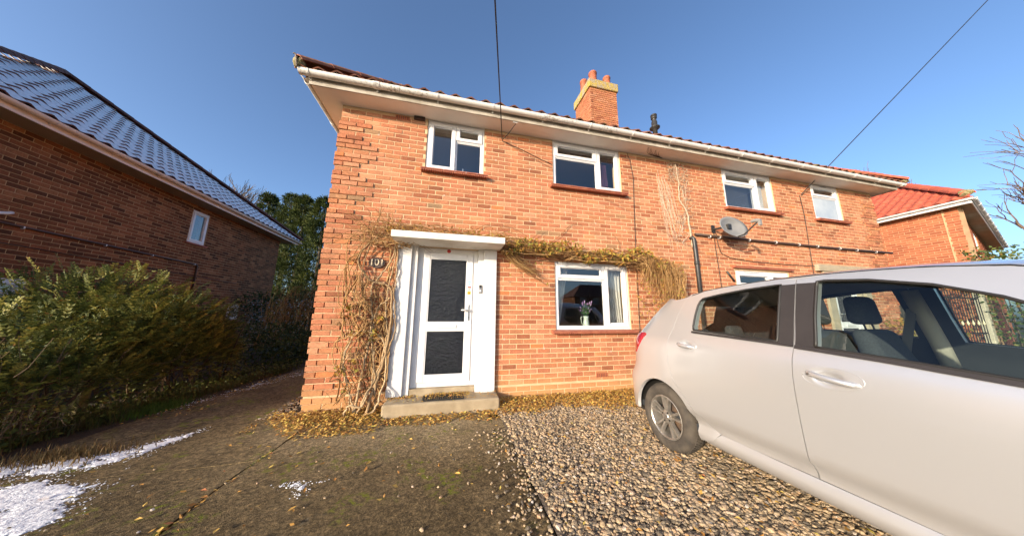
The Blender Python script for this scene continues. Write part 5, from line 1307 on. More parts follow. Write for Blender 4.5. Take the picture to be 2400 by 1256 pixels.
# named stems: the thick ones are single objects
stems = [
 ([(0.80,-0.20,0.02),(0.86,-0.14,0.35),(0.95,-0.09,0.75),(0.98,-0.10,1.25),(0.93,-0.12,1.65),(0.66,-0.10,1.75),(0.50,-0.09,2.02),(0.64,-0.12,2.30),(0.95,-0.14,2.45)], 0.020,0.010),
 ([(0.66,-0.16,0.02),(0.68,-0.12,0.40),(0.72,-0.10,0.80),(0.74,-0.10,1.20),(0.70,-0.10,1.60),(0.78,-0.12,1.80),(0.92,-0.12,2.05),(0.97,-0.10,2.40)], 0.017,0.009),
 ([(0.74,-0.26,0.02),(0.92,-0.20,0.12),(0.97,-0.14,0.55),(0.88,-0.10,0.95),(0.60,-0.12,1.05),(0.46,-0.10,0.75),(0.50,-0.10,0.45),(0.62,-0.14,0.15),(0.66,-0.18,0.0)], 0.013,0.010),
 ([(0.90,-0.16,0.02),(0.84,-0.10,0.5),(0.76,-0.10,0.95),(0.80,-0.12,1.35),(0.98,-0.12,1.55),(1.00,-0.11,1.9),(0.98,-0.10,2.42)], 0.013,0.008),
 ([(0.60,-0.14,0.02),(0.56,-0.10,0.35),(0.44,-0.10,0.62),(0.50,-0.10,1.0),(0.60,-0.09,1.4),(0.56,-0.10,1.9),(0.66,-0.12,2.3),(0.86,-0.12,2.5)], 0.011,0.006),
 ([(0.70,-0.22,0.02),(0.80,-0.20,0.30),(0.90,-0.16,0.62),(0.95,-0.13,1.0),(0.90,-0.10,1.45),(0.96,-0.10,2.0),(0.96,-0.12,2.42)], 0.012,0.007),
 ([(0.98,-0.10,0.75),(1.04,-0.20,1.05),(1.02,-0.22,1.4),(0.96,-0.12,1.7)], 0.010,0.008),
 ([(0.55,-0.20,0.02),(0.62,-0.24,0.16),(0.76,-0.22,0.14),(0.82,-0.18,0.4),(0.80,-0.12,0.8)], 0.014,0.010)]
for P, a, c in stems:
    q, r_ = wig(P, 0.010, 7, a, c); q = hug(q); b = MB(); b.tube(q, r_, 7, U(0.4, 1)); b.build('stem', barkm, vine, True)
tw = MB()
def clear(q): return not any(0.57 < v.x < 0.86 and 1.91 < v.z < 2.11 for v in q)
for i in range(110):      # tangle against the wall left of the door
    x = U(0.38, 0.98); z = U(0, 0.5) if i < 24 else U(0.4, 1.8); P = [Vector((x, U(-0.2,-0.05), z))]
    k = RND.randint(3, 6)
    for j in range(k):
        p = P[-1]; xc = 0.70+0.10*math.sin(p.z*3); P.append(Vector((min(0.99, max(0.36, p.x+U(-0.20,0.20)+(xc-p.x)*0.3)), min(-0.02, max(-0.24, p.y+U(-0.05,0.05))), min(2.5, max(0.03, p.z+U(-0.05,0.42))))))
    q, r_ = wig(P, 0.008, 6, U(0.005,0.011), U(0.002,0.005)); clear(q) and tw.tube(hug(q), r_, 5, U(0,1))
for i in range(150):     # fine side shoots
    x = U(0.30, 1.0); z = U(0.1, 2.4); p0 = Vector((x, U(-0.2,-0.03), z)); d = rv(); d.y = -abs(d.y)*0.4
    q, r_ = wig([p0, p0+d*U(0.06,0.15)+Vector((0,0,0.02)), p0+d*U(0.15,0.3)+Vector((0,0,U(-0.05,0.05)))], 0.006, 4, 0.0028, 0.0012); clear(q) and tw.tube(hug(q), r_, 3, U(0,1))
for i in range(130):      # spray fanning up and left above the canopy corner
    p0 = Vector((U(0.62,1.15), U(-0.25,-0.04), U(2.2,2.5))); a = U(0.1, 3.2); L_ = U(0.2, 0.78)
    d = Vector((math.cos(a)*1.1-0.35, U(-0.25,0.05), math.sin(a)*0.75-0.12))
    q, r_ = wig([p0, p0+d*L_*0.5+Vector((0,0,0.05)), p0+d*L_+Vector((0,0,U(-0.12,0.06)))], 0.010, 5, U(0.003,0.006), 0.0015)
    q = [Vector(((v.x if v.x > 0.45 else 0.45-(0.45-v.x)*0.5), min(-0.02, v.y), v.z)) for k_, v in enumerate(q)]; tw.tube(q, r_, 4, U(0,1))
for i in range(90):      # along the top of the canopy
    x = U(0.9, 2.5); p0 = Vector((x, U(-0.40,-0.05), 2.405)); L_ = U(0.2, 0.7); d = Vector((RND.choice((-1,1)), U(-0.12,0.12), 0))
    p2 = p0+d*L_; p2.x = min(2.75, p2.x)
    q, r_ = wig([p0, p0.lerp(p2, 0.5)+Vector((0,0,U(0.01,0.16))), p2+Vector((0,0,U(0,0.10)))], 0.010, 5, U(0.003,0.006), 0.002); tw.tube(q, r_, 4, U(0,1))
def run_z(x): return 2.38-0.05*(x-2.6)-0.02*math.sin(x*2.2) if x < 5.0 else 2.30-0.28*(x-5.0)
for i in range(230):     # main swag to the right, over the downstairs window
    x = U(2.45, 5.3); L_ = U(0.3, 0.9); x2 = min(5.6, x+L_); th = 0.12+0.04*math.sin(x*3)+0.03*math.sin(x*7.3)
    p0 = Vector((x, U(-0.26,-0.03), run_z(x)+U(-th, th)-0.02)); p2 = Vector((x2, U(-0.28,-0.03), run_z(x2)+U(-th, th)-0.02))
    q, r_ = wig([p0, p0.lerp(p2, 0.5)+Vector((0,U(-0.04,0.04),U(-0.05,0.05))), p2], 0.010, 5, U(0.003,0.0075), 0.002); tw.tube(q, r_, 4, U(0,1))
for i in range(70):      # tuft hanging below the right end of the canopy
    p0 = Vector((U(2.50,2.72), U(-0.2,-0.05), U(2.28,2.45))); f = U(0.3, 1)
    p2 = Vector((2.66+0.62*f+U(-0.1,0.06), U(-0.16,-0.03), 2.30-0.50*f+U(-0.04,0.12)))
    q, r_ = wig([p0, p0.lerp(p2, 0.45)+Vector((-0.07,0,-0.06)), p2], 0.012, 6, U(0.003,0.006), 0.0018); tw.tube(q, r_, 4, U(0,1))
hang = MB()
for i in range(270):     # curtain of shoots hanging at the right end
    t = RND.random()**0.8; x = 4.95+0.85*t; p0 = Vector((x-U(0.0,0.25), U(-0.28,-0.04), run_z(x)+U(-0.10,0.12)))
    drop = (U(0.25, 0.62) if t < 0.35 else U(0.45, 1.05)); xe = min(5.88, p0.x+U(0.10,0.38)+0.10*t)
    zl = p0.z-drop; zl = max(zl, 1.18 if x < 5.5 else 1.45)
    p2 = Vector((xe, U(-0.22,-0.03), zl)); q, r_ = wig([p0, p0+Vector((0.12+0.1*t,-0.02,U(-0.06,0.04))), Vector((xe-0.03+U(-0.06,0.06), p0.y+U(-0.05,0.03), p0.z-drop*0.45)), p2+Vector((U(-0.08,0.08),0,0))], 0.013, 5, U(0.002,0.006), 0.0015); hang.tube(q, r_, 4, U(0,1))
tw.build('twigs', twigm, vine, True, kind='stuff'); hang.build('hanging_shoots', twigm, vine, True, kind='stuff')
lf = MB()
def clump(c, n, sp, size=(0.035,0.07)):
    for _ in range(n):
        p = Vector(c)+rv()*U(0,1)*sp; p.y = min(-0.02, p.y); d = rv(); d.z -= 0.5; leaf(lf, p, d, rv()+Vector((0,-1,0.5)), U(*size), U(0.02,0.045), U(0,1), 0.2, U(-0.4,0.2))
for c, n in (((0.42,-0.1,1.38),26),((0.46,-0.12,1.25),18),((0.42,-0.14,0.58),18),((0.60,-0.12,0.66),14),((0.62,-0.12,1.02),22),((0.80,-0.13,1.02),18),((0.86,-0.12,1.24),14),((0.5,-0.1,0.3),10),((0.40,-0.08,2.02),7)): clump(c, n, 0.10)
for i in range(900):
    x = U(0.85, 2.6); p = Vector((x, U(-0.44,-0.04), 2.41+U(0,0.16)*RND.random())); leaf(lf, p, rv(), Vector((0,0,1))+rv()*0.5, U(0.02,0.05), U(0.015,0.03), U(0.2,1), 0.15, U(-0.3,0.3))
for i in range(1700):
    x = U(2.6, 5.5); up_ = 0.03+0.05*math.sin(x*4)+0.05*math.sin(x*9.0); p = Vector((x, U(-0.30,-0.03), run_z(x)+up_+U(-0.10,0.10))); d = rv(); d.z -= 0.3; leaf(lf, p, d, rv()+Vector((0,-1,0.6)), U(0.03,0.075), U(0.02,0.048), min(1, max(0, RND.gauss(0.42,0.28))), 0.2, U(-0.4,0.2))
for i in range(420):
    x = U(5.0, 5.95); p = Vector((x, U(-0.28,-0.02), U(1.2, 2.3) if x < 5.6 else U(1.6,2.3))); leaf(lf, p, rv()-Vector((0,0,0.5)), rv()+Vector((0,-1,0)), U(0.025,0.055), U(0.02,0.035), U(0,1))
for i in range(45): leaf(lf, Vector((U(2.6,3.35), U(-0.16,-0.02), U(1.78,2.25))), rv(), rv()+Vector((0,-1,0)), U(0.025,0.05), U(0.015,0.03), U(0,1))
lf.build('leaves', vleafm, vine, kind='stuff')
for P in ([(3.30,-0.02,2.40),(3.62,-0.03,2.68),(3.80,-0.02,2.86),(4.0,-0.02,2.88)], [(4.75,-0.02,2.45),(4.72,-0.05,2.62),(4.60,-0.04,2.75)], [(1.9,-0.03,2.45),(2.3,-0.03,2.72),(2.75,-0.03,2.70),(3.05,-0.03,2.52)], [(2.95,-0.03,2.45),(3.15,-0.05,2.62),(3.3,-0.05,2.75)]):
    q, r_ = wig(P, 0.006, 6, 0.005, 0.002); b = MB(); b.tube(q, r_, 5, 0.1); b.build('stem', twigm, vine, True)

# dead creeper on the wall
dc_ = thing('dead_creeper', 'dead grey creeper stuck to the bricks below the eaves left of the dish', 'creeper', (6.2,-0.02,2.7))
dm_ = rndmat('dead_creeper_bark', [(0,(0.34,0.25,0.17)),(1,(0.52,0.42,0.32))], 0.9, 0.3, 30)
b = MB(); q, r_ = wig([(6.42,-0.02,2.62),(6.40,-0.02,2.95),(6.36,-0.025,3.35),(6.22,-0.025,3.62),(6.24,-0.025,4.05),(6.20,-0.02,4.42)], 0.012, 8, 0.022, 0.008); b.tube(q, r_, 6, 0.4); b.build('stem', dm_, dc_, True)
b = MB()
for i in range(30):
    x = U(5.72, 6.05); z = U(3.5, 4.25); P = [Vector((x,-0.008,z))]
    for j in range(5): P.append(P[-1]+Vector((U(0.0,0.07), 0, -U(0.12,0.28))))
    q, r_ = wig(P, 0.008, 4, 0.0042, 0.0028); b.tube([Vector((v.x,-0.008,v.z)) for v in q], r_, 3, U(0.5,1))
for i in range(70):
    z = U(2.7, 4.4); x = 6.28+0.1*math.sin(z*4); a = U(0, 6.28); P = [Vector((x,-0.012,z))]
    for j in range(3): a += U(-0.7,0.7); P.append(P[-1]+Vector((math.cos(a)*U(0.04,0.14), 0, math.sin(a)*U(0.04,0.14)+0.03)))
    q, r_ = wig(P, 0.006, 4, 0.005, 0.002); b.tube([Vector((v.x,-0.010,min(4.47,v.z))) for v in q], r_, 3, U(0,1))
for i in range(190):
    x = U(6.0, 6.5); z = U(4.0, 4.45); a = U(0, 6.28); p = Vector((x,-0.012,z)); b.tube([p, p+Vector((math.cos(a)*0.05, -0.012, math.sin(a)*0.05))], [0.005, 0.002], 3, U(0,0.6))
b.build('twigs', dm_, dc_, kind='stuff')
b = MB()
for i in range(7): P = [Vector((5.9,-0.02,4.485)), Vector((5.75-0.04*i,-0.08,4.48)), Vector((5.62-0.05*i+U(-0.05,0.05),-0.20-U(0,0.06),4.482))]; q, r_ = wig(P, 0.004, 4, 0.005, 0.002); b.tube([Vector((v.x, v.y, 4.482)) for v in q], r_, 3, 0.0)
b.build('soffit_twigs', pbr('black_twig', (0.04,0.028,0.02)), dc_)

# gravel
gm = rndmat('gravel_flint', [(0,(0.08,0.066,0.052)),(0.15,(0.18,0.145,0.10)),(0.45,(0.34,0.255,0.16)),(0.65,(0.43,0.31,0.18)),(0.82,(0.44,0.34,0.225)),(0.92,(0.38,0.23,0.12)),(1,(0.50,0.44,0.37))], 0.75, 0.25, 60)
OCT = [(1,0,0),(-1,0,0),(0,1,0),(0,-1,0),(0,0,1),(0,0,-1)]
OF = [(0,2,4),(2,1,4),(1,3,4),(3,0,4),(2,0,5),(1,2,5),(3,1,5),(0,3,5)]
_g = (1+5**0.5)/2; _k = (1+_g*_g)**0.5
ICO = [(a/_k, b_/_k, c/_k) for a, b_, c in ((-1,_g,0),(1,_g,0),(-1,-_g,0),(1,-_g,0),(0,-1,_g),(0,1,_g),(0,-1,-_g),(0,1,-_g),(_g,0,-1),(_g,0,1),(-_g,0,-1),(-_g,0,1))]
ICF = [(0,11,5),(0,5,1),(0,1,7),(0,7,10),(0,10,11),(1,5,9),(5,11,4),(11,10,2),(10,7,6),(7,1,8),(3,9,4),(3,4,2),(3,2,6),(3,6,8),(3,8,9),(4,9,5),(2,4,11),(6,2,10),(8,6,7),(9,8,1)]
def stone(mb, x, y, z, s, fine=False):
    a = U(0, 6.28); ca, sa = math.cos(a), math.sin(a); sx, sy, sz = s*U(0.85,1.5), s*U(0.65,1.0), s*U(0.4,0.8); tl = U(-0.5,0.5)
    vs = []; j = 0.3 if fine else 0.2
    for ox, oy, oz in (OCT if fine else ICO):
        px_ = (ox+U(-j,j))*sx; py_ = (oy+U(-j,j))*sy; pz_ = (oz+U(-j,j)*0.8)*sz+px_*tl*0.4
        vs.append((x+ca*px_-sa*py_, y+sa*px_+ca*py_, z+pz_))
    mb.add(vs, OF if fine else ICF, RND.random())
gv = MB()
for i in range(30000):
    x = 2.36+3.0*RND.random(); y = -3.5+3.5*RND.random()
    d = math.hypot(x-CAM.x, y-CAM.y)
    if d < 1.3: continue
    hgt = 0.014+0.012*MN.noise(Vector((x*2,y*2,0)))
    if x < 2.47+0.10*MN.noise(Vector((y*3,1,0)))+0.05*MN.noise(Vector((y*11,4,0))): continue
    stone(gv, x, y, hgt+U(0,0.012), U(0.007,0.016) if RND.random() < 0.92 else U(0.016,0.024))
for i in range(26000):
    x = 2.5+2.0*RND.random(); y = -3.3+3.0*RND.random(); stone(gv, x, y, 0.012+0.012*MN.noise(Vector((x*2,y*2,0)))+U(0,0.010), U(0.0035,0.007), True)
for i in range(420):
    x = 2.45-abs(RND.gauss(0,0.16)); stone(gv, x, U(-3,-0.9), 0.012, U(0.006,0.015))
for i in range(60): stone(gv, U(-0.8,2.3), U(-2.4,-0.7), 0.010, U(0.005,0.013))
for i in range(900): stone(gv, U(-0.46,-0.02), U(0.0,2.5), -0.01+U(0,0.01), U(0.008,0.018))
gv.build('gravel', gm, None, kind='stuff')['label'] = 'multicoloured flint gravel beside the concrete drive'
# fallen leaves
fl = MB()
flm = rndmat('fallen_leaf', [(0,(0.24,0.11,0.03)),(0.25,(0.42,0.21,0.05)),(0.55,(0.56,0.33,0.08)),(0.8,(0.62,0.42,0.11)),(0.93,(0.52,0.42,0.09)),(1,(0.48,0.17,0.07))], 0.8, 0.3, 30, transl=0.12)
def fallen(x, y, z, L_, flat=0.35, r=None):
    a = U(0, 6.28); d = Vector((math.cos(a), math.sin(a), U(-flat,flat)*0.6)); n_ = (Vector((0,0,1))+rv()*flat).normalized(); leaf(fl, Vector((x,y,z)), d, n_, L_, L_*U(0.35,0.6), RND.random() if r is None else r, U(0.05,0.3), U(-0.1,0.35))
def pileh(x, y): # how deep the drift lies
    d = -y
    if x < 1.0: e = 0.18+0.55*max(0, min(1, (x+0.25)/0.5)); h = 0.06
    elif x < 2.5: e = 0.62+0.05*math.sin(x*9); d = d-0.0; h = 0.03
    else: e = 0.50+0.10*math.sin(x*5)+0.06*math.sin(x*13)+0.12*max(0,x-3.0); h = 0.055
    return max(0, 1-(d/e)**1.5)*h if d < e else 0
n_ = 0
for i in range(26000):
    x = U(-0.28, 5.2); y = -U(0, 0.85)
    h = pileh(x, y)
    if h <= 0.002 and RND.random() > 0.02: continue
    if 1.0 < x < 2.51 and y > -0.335: continue
    if RND.random() > 0.30+h*12: continue
    fallen(x, y, 0.012+(0.02 if x > 2.48 else 0)+h*U(0.2,1.0), U(0.022,0.05), 0.6)
for i in range(260): fallen(U(1.03,2.48), U(-0.31,-0.02), 0.172+(0.012 if RND.random() < 0.5 else 0), U(0.02,0.04), 0.4)
for i in range(330): fallen(U(1.52,2.10), -0.03-abs(RND.gauss(0,0.09)), 0.182+U(0,0.015), U(0.02,0.038), 0.5)
for i in range(120): fallen(U(1.0,1.35), -0.03-abs(RND.gauss(0,0.06)), 0.17+U(0,0.012), U(0.02,0.038), 0.5)
for i in range(150): fallen(U(-1.0,2.45), U(-2.6,-0.65), 0.014, U(0.022,0.055), 0.35)
for i in range(330): fallen(U(2.5,4.3), U(-3.2,-0.6), 0.04, U(0.025,0.05), 0.35)
for i in range(80): y = U(-2.4,-0.9); fallen(0.168+0.05*(y > -1.3)+U(-0.02,0.02), y, 0.0, U(0.03,0.055), 0.3)
for i in range(260): y = U(-0.4, 2.6); fallen(-0.3-0.5*RND.random()*0.3, y, 0.0, U(0.02,0.045), 0.4)
for i in range(200): fallen(U(-1.9,-1.4), U(0.2,3.0), 0.0, U(0.02,0.045), 0.5)
fl.build('fallen_leaves', flm, None, kind='stuff')['label'] = 'drift of yellow and brown fallen leaves'
# snow remnants
snm = pbr('old_snow', (0.80,0.80,0.80), (0.70,0.70,0.71), 30, 0.8, 0.6, 90, 0.01)
def snow(poly, thr, hgt, soft=0.12):
    mb = MB(); xs = [p[0] for p in poly]; ys = [p[1] for p in poly]; c = 0.016; x0 = min(xs)-soft; y0 = min(ys)-soft; nx = int((max(xs)+soft-x0)/c); ny = int((max(ys)+soft-y0)/c)
    def val(x, y):
        e = 1e9; j = len(poly)-1; ins = pin(poly, x, y)
        for i in range(len(poly)):
            a = Vector(poly[j]); b_ = Vector(poly[i]); ab = b_-a; t = max(0, min(1, (Vector((x,y))-a).dot(ab)/ab.length_squared)); e = min(e, (a+ab*t-Vector((x,y))).length); j = i
        sd = e if ins else -e
        v = Vector((x*9, y*9, 0)); nz = MN.noise(v*0.6)*0.8+MN.noise(v*1.7)*0.7+MN.noise(v*4)*0.6+MN.noise(v*8)*0.4
        return max(-1, min(1, sd/soft))*0.75+nz*0.55-thr
    def base_z(x, y): return (-0.035 if x < -1.86 else -0.007 if x < 0.2 else 0.0)+0.010*MN.noise(Vector((x*1.1, y*1.1, 3)))+0.004*MN.noise(Vector((x*4, y*4, 7)))
    vs = {}; H = [[val(x0+i*c, y0+j*c) for j in range(ny+1)] for i in range(nx+1)]
    idx = {}
    def vid(i, j):
        if (i, j) not in idx:
            idx[(i, j)] = len(mb.v); h = H[i][j]; mb.v.append((x0+i*c+U(-0.004,0.004), y0+j*c+U(-0.004,0.004), base_z(x0+i*c, y0+j*c)+0.003+hgt*max(0.0, min(1, h*1.5))+U(0,0.003)-(0.010 if h < 0 else 0)))
        return idx[(i, j)]
    for i in range(nx):
        for j in range(ny):
            if max(H[i][j], H[i+1][j], H[i+1][j+1], H[i][j+1]) > 0: mb.f.append((vid(i,j), vid(i+1,j), vid(i+1,j+1), vid(i,j+1))); mb.r.append(0.5); mb.m.append(0)
    for _ in range(int(6500*(max(xs)-min(xs))*(max(ys)-min(ys))**0.5)):
        x = U(min(xs)-soft*1.3, max(xs)+soft*1.3); y = U(min(ys)-soft*1.3, max(ys)+soft*1.3); v_ = val(x, y)
        if -0.75 < v_ < 0.25 and RND.random() < math.exp(v_*3.2): stone(mb, x, y, base_z(x, y)+0.002, U(0.002,0.0065), True)
    o = mb.build('snow_patch', snm, None, False); o['kind'] = 'stuff'; return o
snow([(-2.2,-1.05),(-1.2,-1.0),(-0.78,-1.16),(-0.58,-1.43),(-0.52,-1.62),(-0.7,-1.75),(-2.2,-2.6)], 0.35, 0.005)['label'] = 'white snow patch at the lower left of the drive'
snow([(-2.3,-0.62),(-1.35,-0.62),(-1.12,-0.46),(-0.85,-0.08),(-0.79,-0.22),(-0.88,-0.72),(-1.1,-0.93),(-1.6,-0.96),(-2.3,-0.95)], 0.55, 0.004, 0.10)['label'] = 'long thin snow streak along the lane edge'
snow([(0.52,-1.52),(0.70,-1.48),(0.92,-1.51),(0.80,-1.56),(0.86,-1.68),(0.76,-1.67),(0.70,-1.56)], 0.55, 0.003, 0.06)['label'] = 'small snow scrap among moss on the drive'
snow([(-1.9,0.2),(-1.5,0.9),(-1.2,2.2),(-0.9,3.2),(-1.6,3.2),(-1.8,1.6),(-2.1,0.8)], 1.25, 0.003, 0.12)['label'] = 'broken frost along the shaded lane verge'

# big shrub on the left
def spray(mb, p, d, L_, nl, ll, lw, r):
    d = d.normalized(); s = d.cross(Vector((0,0,1))); s = s.normalized() if s.length > 0.01 else Vector((1,0,0)); up_ = s.cross(d)
    for k in range(nl):
        t = (k+1)/nl; q = p+d*L_*t+Vector((0,0,-0.10*L_*t*t)); 
        for sg in (-1, 1):
            leaf(mb, q, d*0.75+s*sg*0.8+rv()*0.15, up_+rv()*0.3, ll*U(0.75,1.2)*(1-0.35*t), lw*U(0.8,1.2), min(1, max(0, r+U(-0.15,0.15))), 0.15)
shm = rndmat('laurel_leaf', [(0,(0.04,0.055,0.014)),(0.35,(0.095,0.115,0.024)),(0.65,(0.18,0.18,0.036)),(0.90,(0.30,0.26,0.055)),(0.95,(0.24,0.15,0.03)),(1,(0.32,0.13,0.03))], 0.62, 0.25, 12, transl=0.22, spec=0.3)
shrub = thing('large_shrub', 'big dense evergreen shrub in front of the shaded brick house', 'shrub', (-3.3,1.4,0))
b = MB(); lumps = [((-3.15,0.35,0.60),(0.95,0.80,0.66)),((-3.15,1.1,1.0),(1.0,0.95,0.88)),((-3.05,1.8,0.84),(0.92,0.85,0.78)),((-3.9,1.5,0.9),(0.8,0.95,0.92)),((-2.55,1.5,0.55),(0.55,0.9,0.5)),((-3.2,-0.40,0.42),(0.8,0.55,0.5)),((-2.5,0.2,0.38),(0.42,0.9,0.42)),((-2.4,1.6,0.42),(0.40,0.7,0.42)),((-2.55,1.2,0.75),(0.45,1.0,0.6))]
for i in range(6800):
    c, rr = RND.choice(lumps); v = rv()
    if v.z < -0.35: v.z = -v.z*0.5
    k = U(0.55, 1.0)**0.5; k *= 1+0.22*MN.noise(Vector((v.x*2.2+c[0], v.y*2.2+c[1], v.z*2.2)))
    p = Vector((c[0]+v.x*rr[0]*k, c[1]+v.y*rr[1]*k, c[2]+v.z*rr[2]*k))
    if p.z < 0.12: continue
    if p.x > -1.95: continue
    spray(b, p, v*0.8+Vector((0,0,0.35))+rv()*0.5, U(0.12,0.26), RND.randint(4,6), 0.060, 0.026, U(0.1,0.85))
for i in range(14):   # taller shoots
    c, rr = RND.choice(lumps[:5]); p = Vector((c[0]+U(-0.5,0.5), c[1]+U(-0.6,0.6), c[2]+rr[2]*0.85)); spray(b, p, Vector((U(-0.3,0.3),U(-0.3,0.3),1)), U(0.2,0.34), 7, 0.075, 0.024, U(0.6,0.85))
b.build('foliage', shm, shrub, kind='stuff')
b = MB()
for i in range(60):
    a = U(0, 6.28); p0 = Vector((-3.0+U(-0.7,0.7), 1.2+U(-1.6,1.6), 0)); p2 = p0+Vector((U(-0.6,0.6), U(-0.6,0.6), U(0.7,1.2))); q, r_ = wig([p0, p0.lerp(p2,0.5)+Vector((U(-0.1,0.1),U(-0.1,0.1),0)), p2], 0.02, 4, U(0.008,0.02), 0.004); b.tube(q, r_, 4, U(0,1))
for i in range(160):
    p0 = Vector((U(-2.9,-2.0), U(-0.6,3.2), U(0.05,0.7))); d = rv(); q, r_ = wig([p0, p0+d*0.15, p0+d*0.3+Vector((0,0,U(-0.1,0.1)))], 0.012, 3, 0.004, 0.002); b.tube(q, r_, 3, U(0,1))
b.build('branches', rndmat('shrub_bark', [(0,(0.05,0.032,0.02)),(1,(0.16,0.10,0.055))], 0.9, 0.3, 20), shrub, kind='stuff')
# wispy brown shrub at the frame edge and verge weeds
ws = thing('wispy_shrub', 'wispy brown winter shrub at the far left edge beside the snow', 'shrub', (-2.9,-0.5,0))
b = MB(); b2 = MB()
for i in range(420):
    p0 = Vector((U(-3.6,-2.25), U(-1.3,0.1), 0)); h = U(0.3, 1.05); p2 = p0+Vector((U(-0.35,0.35), U(-0.35,0.35), h)); q, r_ = wig([p0, p0.lerp(p2,0.5)+Vector((U(-0.08,0.08),0,0.05)), p2], 0.012, 4, 0.004, 0.0015); b.tube(q, r_, 3, U(0,1))
    for k in range(7): leaf(b2, q[RND.randint(2, len(q)-1)], rv()+Vector((0,0,0.3)), rv(), U(0.025,0.05), U(0.012,0.022), min(1, max(0, RND.gauss(0.55,0.25))), 0.1)
b.build('stems', rndmat('weed_stem', [(0,(0.10,0.06,0.03)),(1,(0.24,0.15,0.08))], 0.9), ws, kind='stuff'); b2.build('leaves', shm, ws, kind='stuff')
gs = MB()
def blade(x, y, z, h, r):
    a = U(0,6.28); l_ = U(0.1,0.6)*h; p = Vector((x,y,z)); s = Vector((-math.sin(a), math.cos(a), 0))*U(0.002,0.005); t = p+Vector((math.cos(a)*l_, math.sin(a)*l_, h)); m_ = p.lerp(t, 0.5)+Vector((0,0,h*0.15))
    gs.add([tuple(p-s), tuple(p+s), tuple(m_+s*0.7), tuple(t), tuple(m_-s*0.7)], [(0,1,2,4),(4,2,3)], r)
for i in range(7000):
    y = U(-1.5, 3.2); e = -2.25+0.16*max(0,y)+0.12*MN.noise(Vector((y*2,0,0))); x = e-abs(RND.gauss(0,0.35))+U(0,0.12)
    dn_ = MN.noise(Vector((x*2.5,y*2.5,5))); blade(x, y, -0.03, U(0.04,0.15)*(1+0.5*dn_), min(1,max(0,0.5-dn_*0.5+U(-0.2,0.2))))
for i in range(1500): blade(RND.gauss(-2.05,0.14), RND.gauss(0.75,0.16), -0.03, U(0.05,0.12), U(0,0.12))
for i in range(800): blade(RND.gauss(-1.55,0.22), RND.gauss(-0.62,0.10), -0.01, U(0.03,0.09), U(0.75,1))
for i in range(220): y = U(-1.3,-0.85); blade(0.2+U(-0.03,0.03), y, -0.02, U(0.015,0.035), U(0,0.2))
gs.build('verge_grass', rndmat('rough_verge_grass', [(0,(0.07,0.13,0.015)),(0.3,(0.06,0.075,0.018)),(0.6,(0.11,0.085,0.03)),(1,(0.20,0.125,0.05))], 0.8, 0.2, 10, transl=0.2), None, kind='stuff')['label'] = 'rough green and brown grass along the verge'
# low ivy under the shrub
b = MB()
for i in range(2600):
    y = U(-0.8, 3.6); e = -2.2+0.18*max(0,y); x = e-U(0.0,0.9); leaf(b, Vector((x,y,U(-0.02,0.16))), rv()+Vector((0.4,-0.2,0.3)), Vector((0.3,-0.3,1))+rv()*0.6, U(0.03,0.06), U(0.025,0.045), U(0.0,0.6), 0.15)
b.build('ground_ivy', shm, None, kind='stuff')['label'] = 'low dark ivy under the large shrub'
# mossy post
b = MB(); b.box(-2.76,0.55,-0.05,-2.66,0.65,0.42); o = bevel_obj(b.build('garden_post', pbr('mossy_wood', (0.14,0.13,0.035), (0.22,0.18,0.09), 9, 0.95, 0.6, 50), None), 0.01, 2); tag(o, 'short mossy wooden post under the large shrub', 'post')

# ------------------------------------------------------------------ background trees
def conifer(x, y, h, r, label, n=6500):
    t = thing('conifer_tree', label, 'tree', (x,y,0), 'dark evergreens behind the houses')
    b = MB(); b.tube([(x,y,-0.1),(x+0.1,y,h*0.5),(x,y,h*0.95)], [0.22,0.14,0.03], 8, 0.3); b.build('trunk', M['barkd'], t, True)
    b = MB()
    for i in range(560):
        f = RND.random()**0.85; a = U(0, 6.28); prof = (1-f)**0.45*(0.9+0.16*math.sin(f*17+x))
        rr = r*prof*(0.70+0.5*MN.noise(Vector((math.cos(a)*1.7+x, math.sin(a)*1.7, f*h*0.8))))*U(0.55,1.05)+0.05
        c = Vector((x+math.cos(a)*rr, y+math.sin(a)*rr, 0.3+f*(h-0.5))); out = Vector((math.cos(a), math.sin(a), 0.45)); cs = U(0.22,0.48)*(1-0.4*f); sh = min(1, max(0, RND.gauss(0.5,0.2)))
        for k in range(34):
            v = rv(); p = c+Vector((v.x, v.y, v.z*0.8))*cs*U(0.3,1.0); leaf(b, p, out*0.6+v*0.7+Vector((0,0,0.25)), rv(), U(0.10,0.26), U(0.03,0.07), min(1, max(0, sh+U(-0.2,0.2))), 0.2)
    b.build('crown', M['conif'], t, kind='stuff')
M['barkd'] = pbr('tree_bark', (0.07,0.05,0.035), (0.11,0.085,0.06), 10, 0.95, 0.5, 30, 0.02)
M['conif'] = rndmat('conifer_leaf', [(0,(0.018,0.030,0.009)),(0.4,(0.042,0.062,0.013)),(0.75,(0.080,0.10,0.019)),(1,(0.14,0.14,0.028))], 0.7, 0.3, 3, transl=0.15)
conifer(-10.2,17.6,10.1,2.4,'dark evergreen tree beside the left roof edge'); conifer(-8.6,16.2,9.5,2.2,'tall dark evergreen in the gap between the houses'); conifer(-6.9,15.2,9.1,2.2,'dark evergreen tree just left of the red brick corner'); conifer(-5.0,17.0,9.4,2.2,'dark evergreen mostly hidden behind the red brick house'); conifer(-12.6,19.2,10.6,2.5,'dark evergreen mostly hidden behind the left roof')
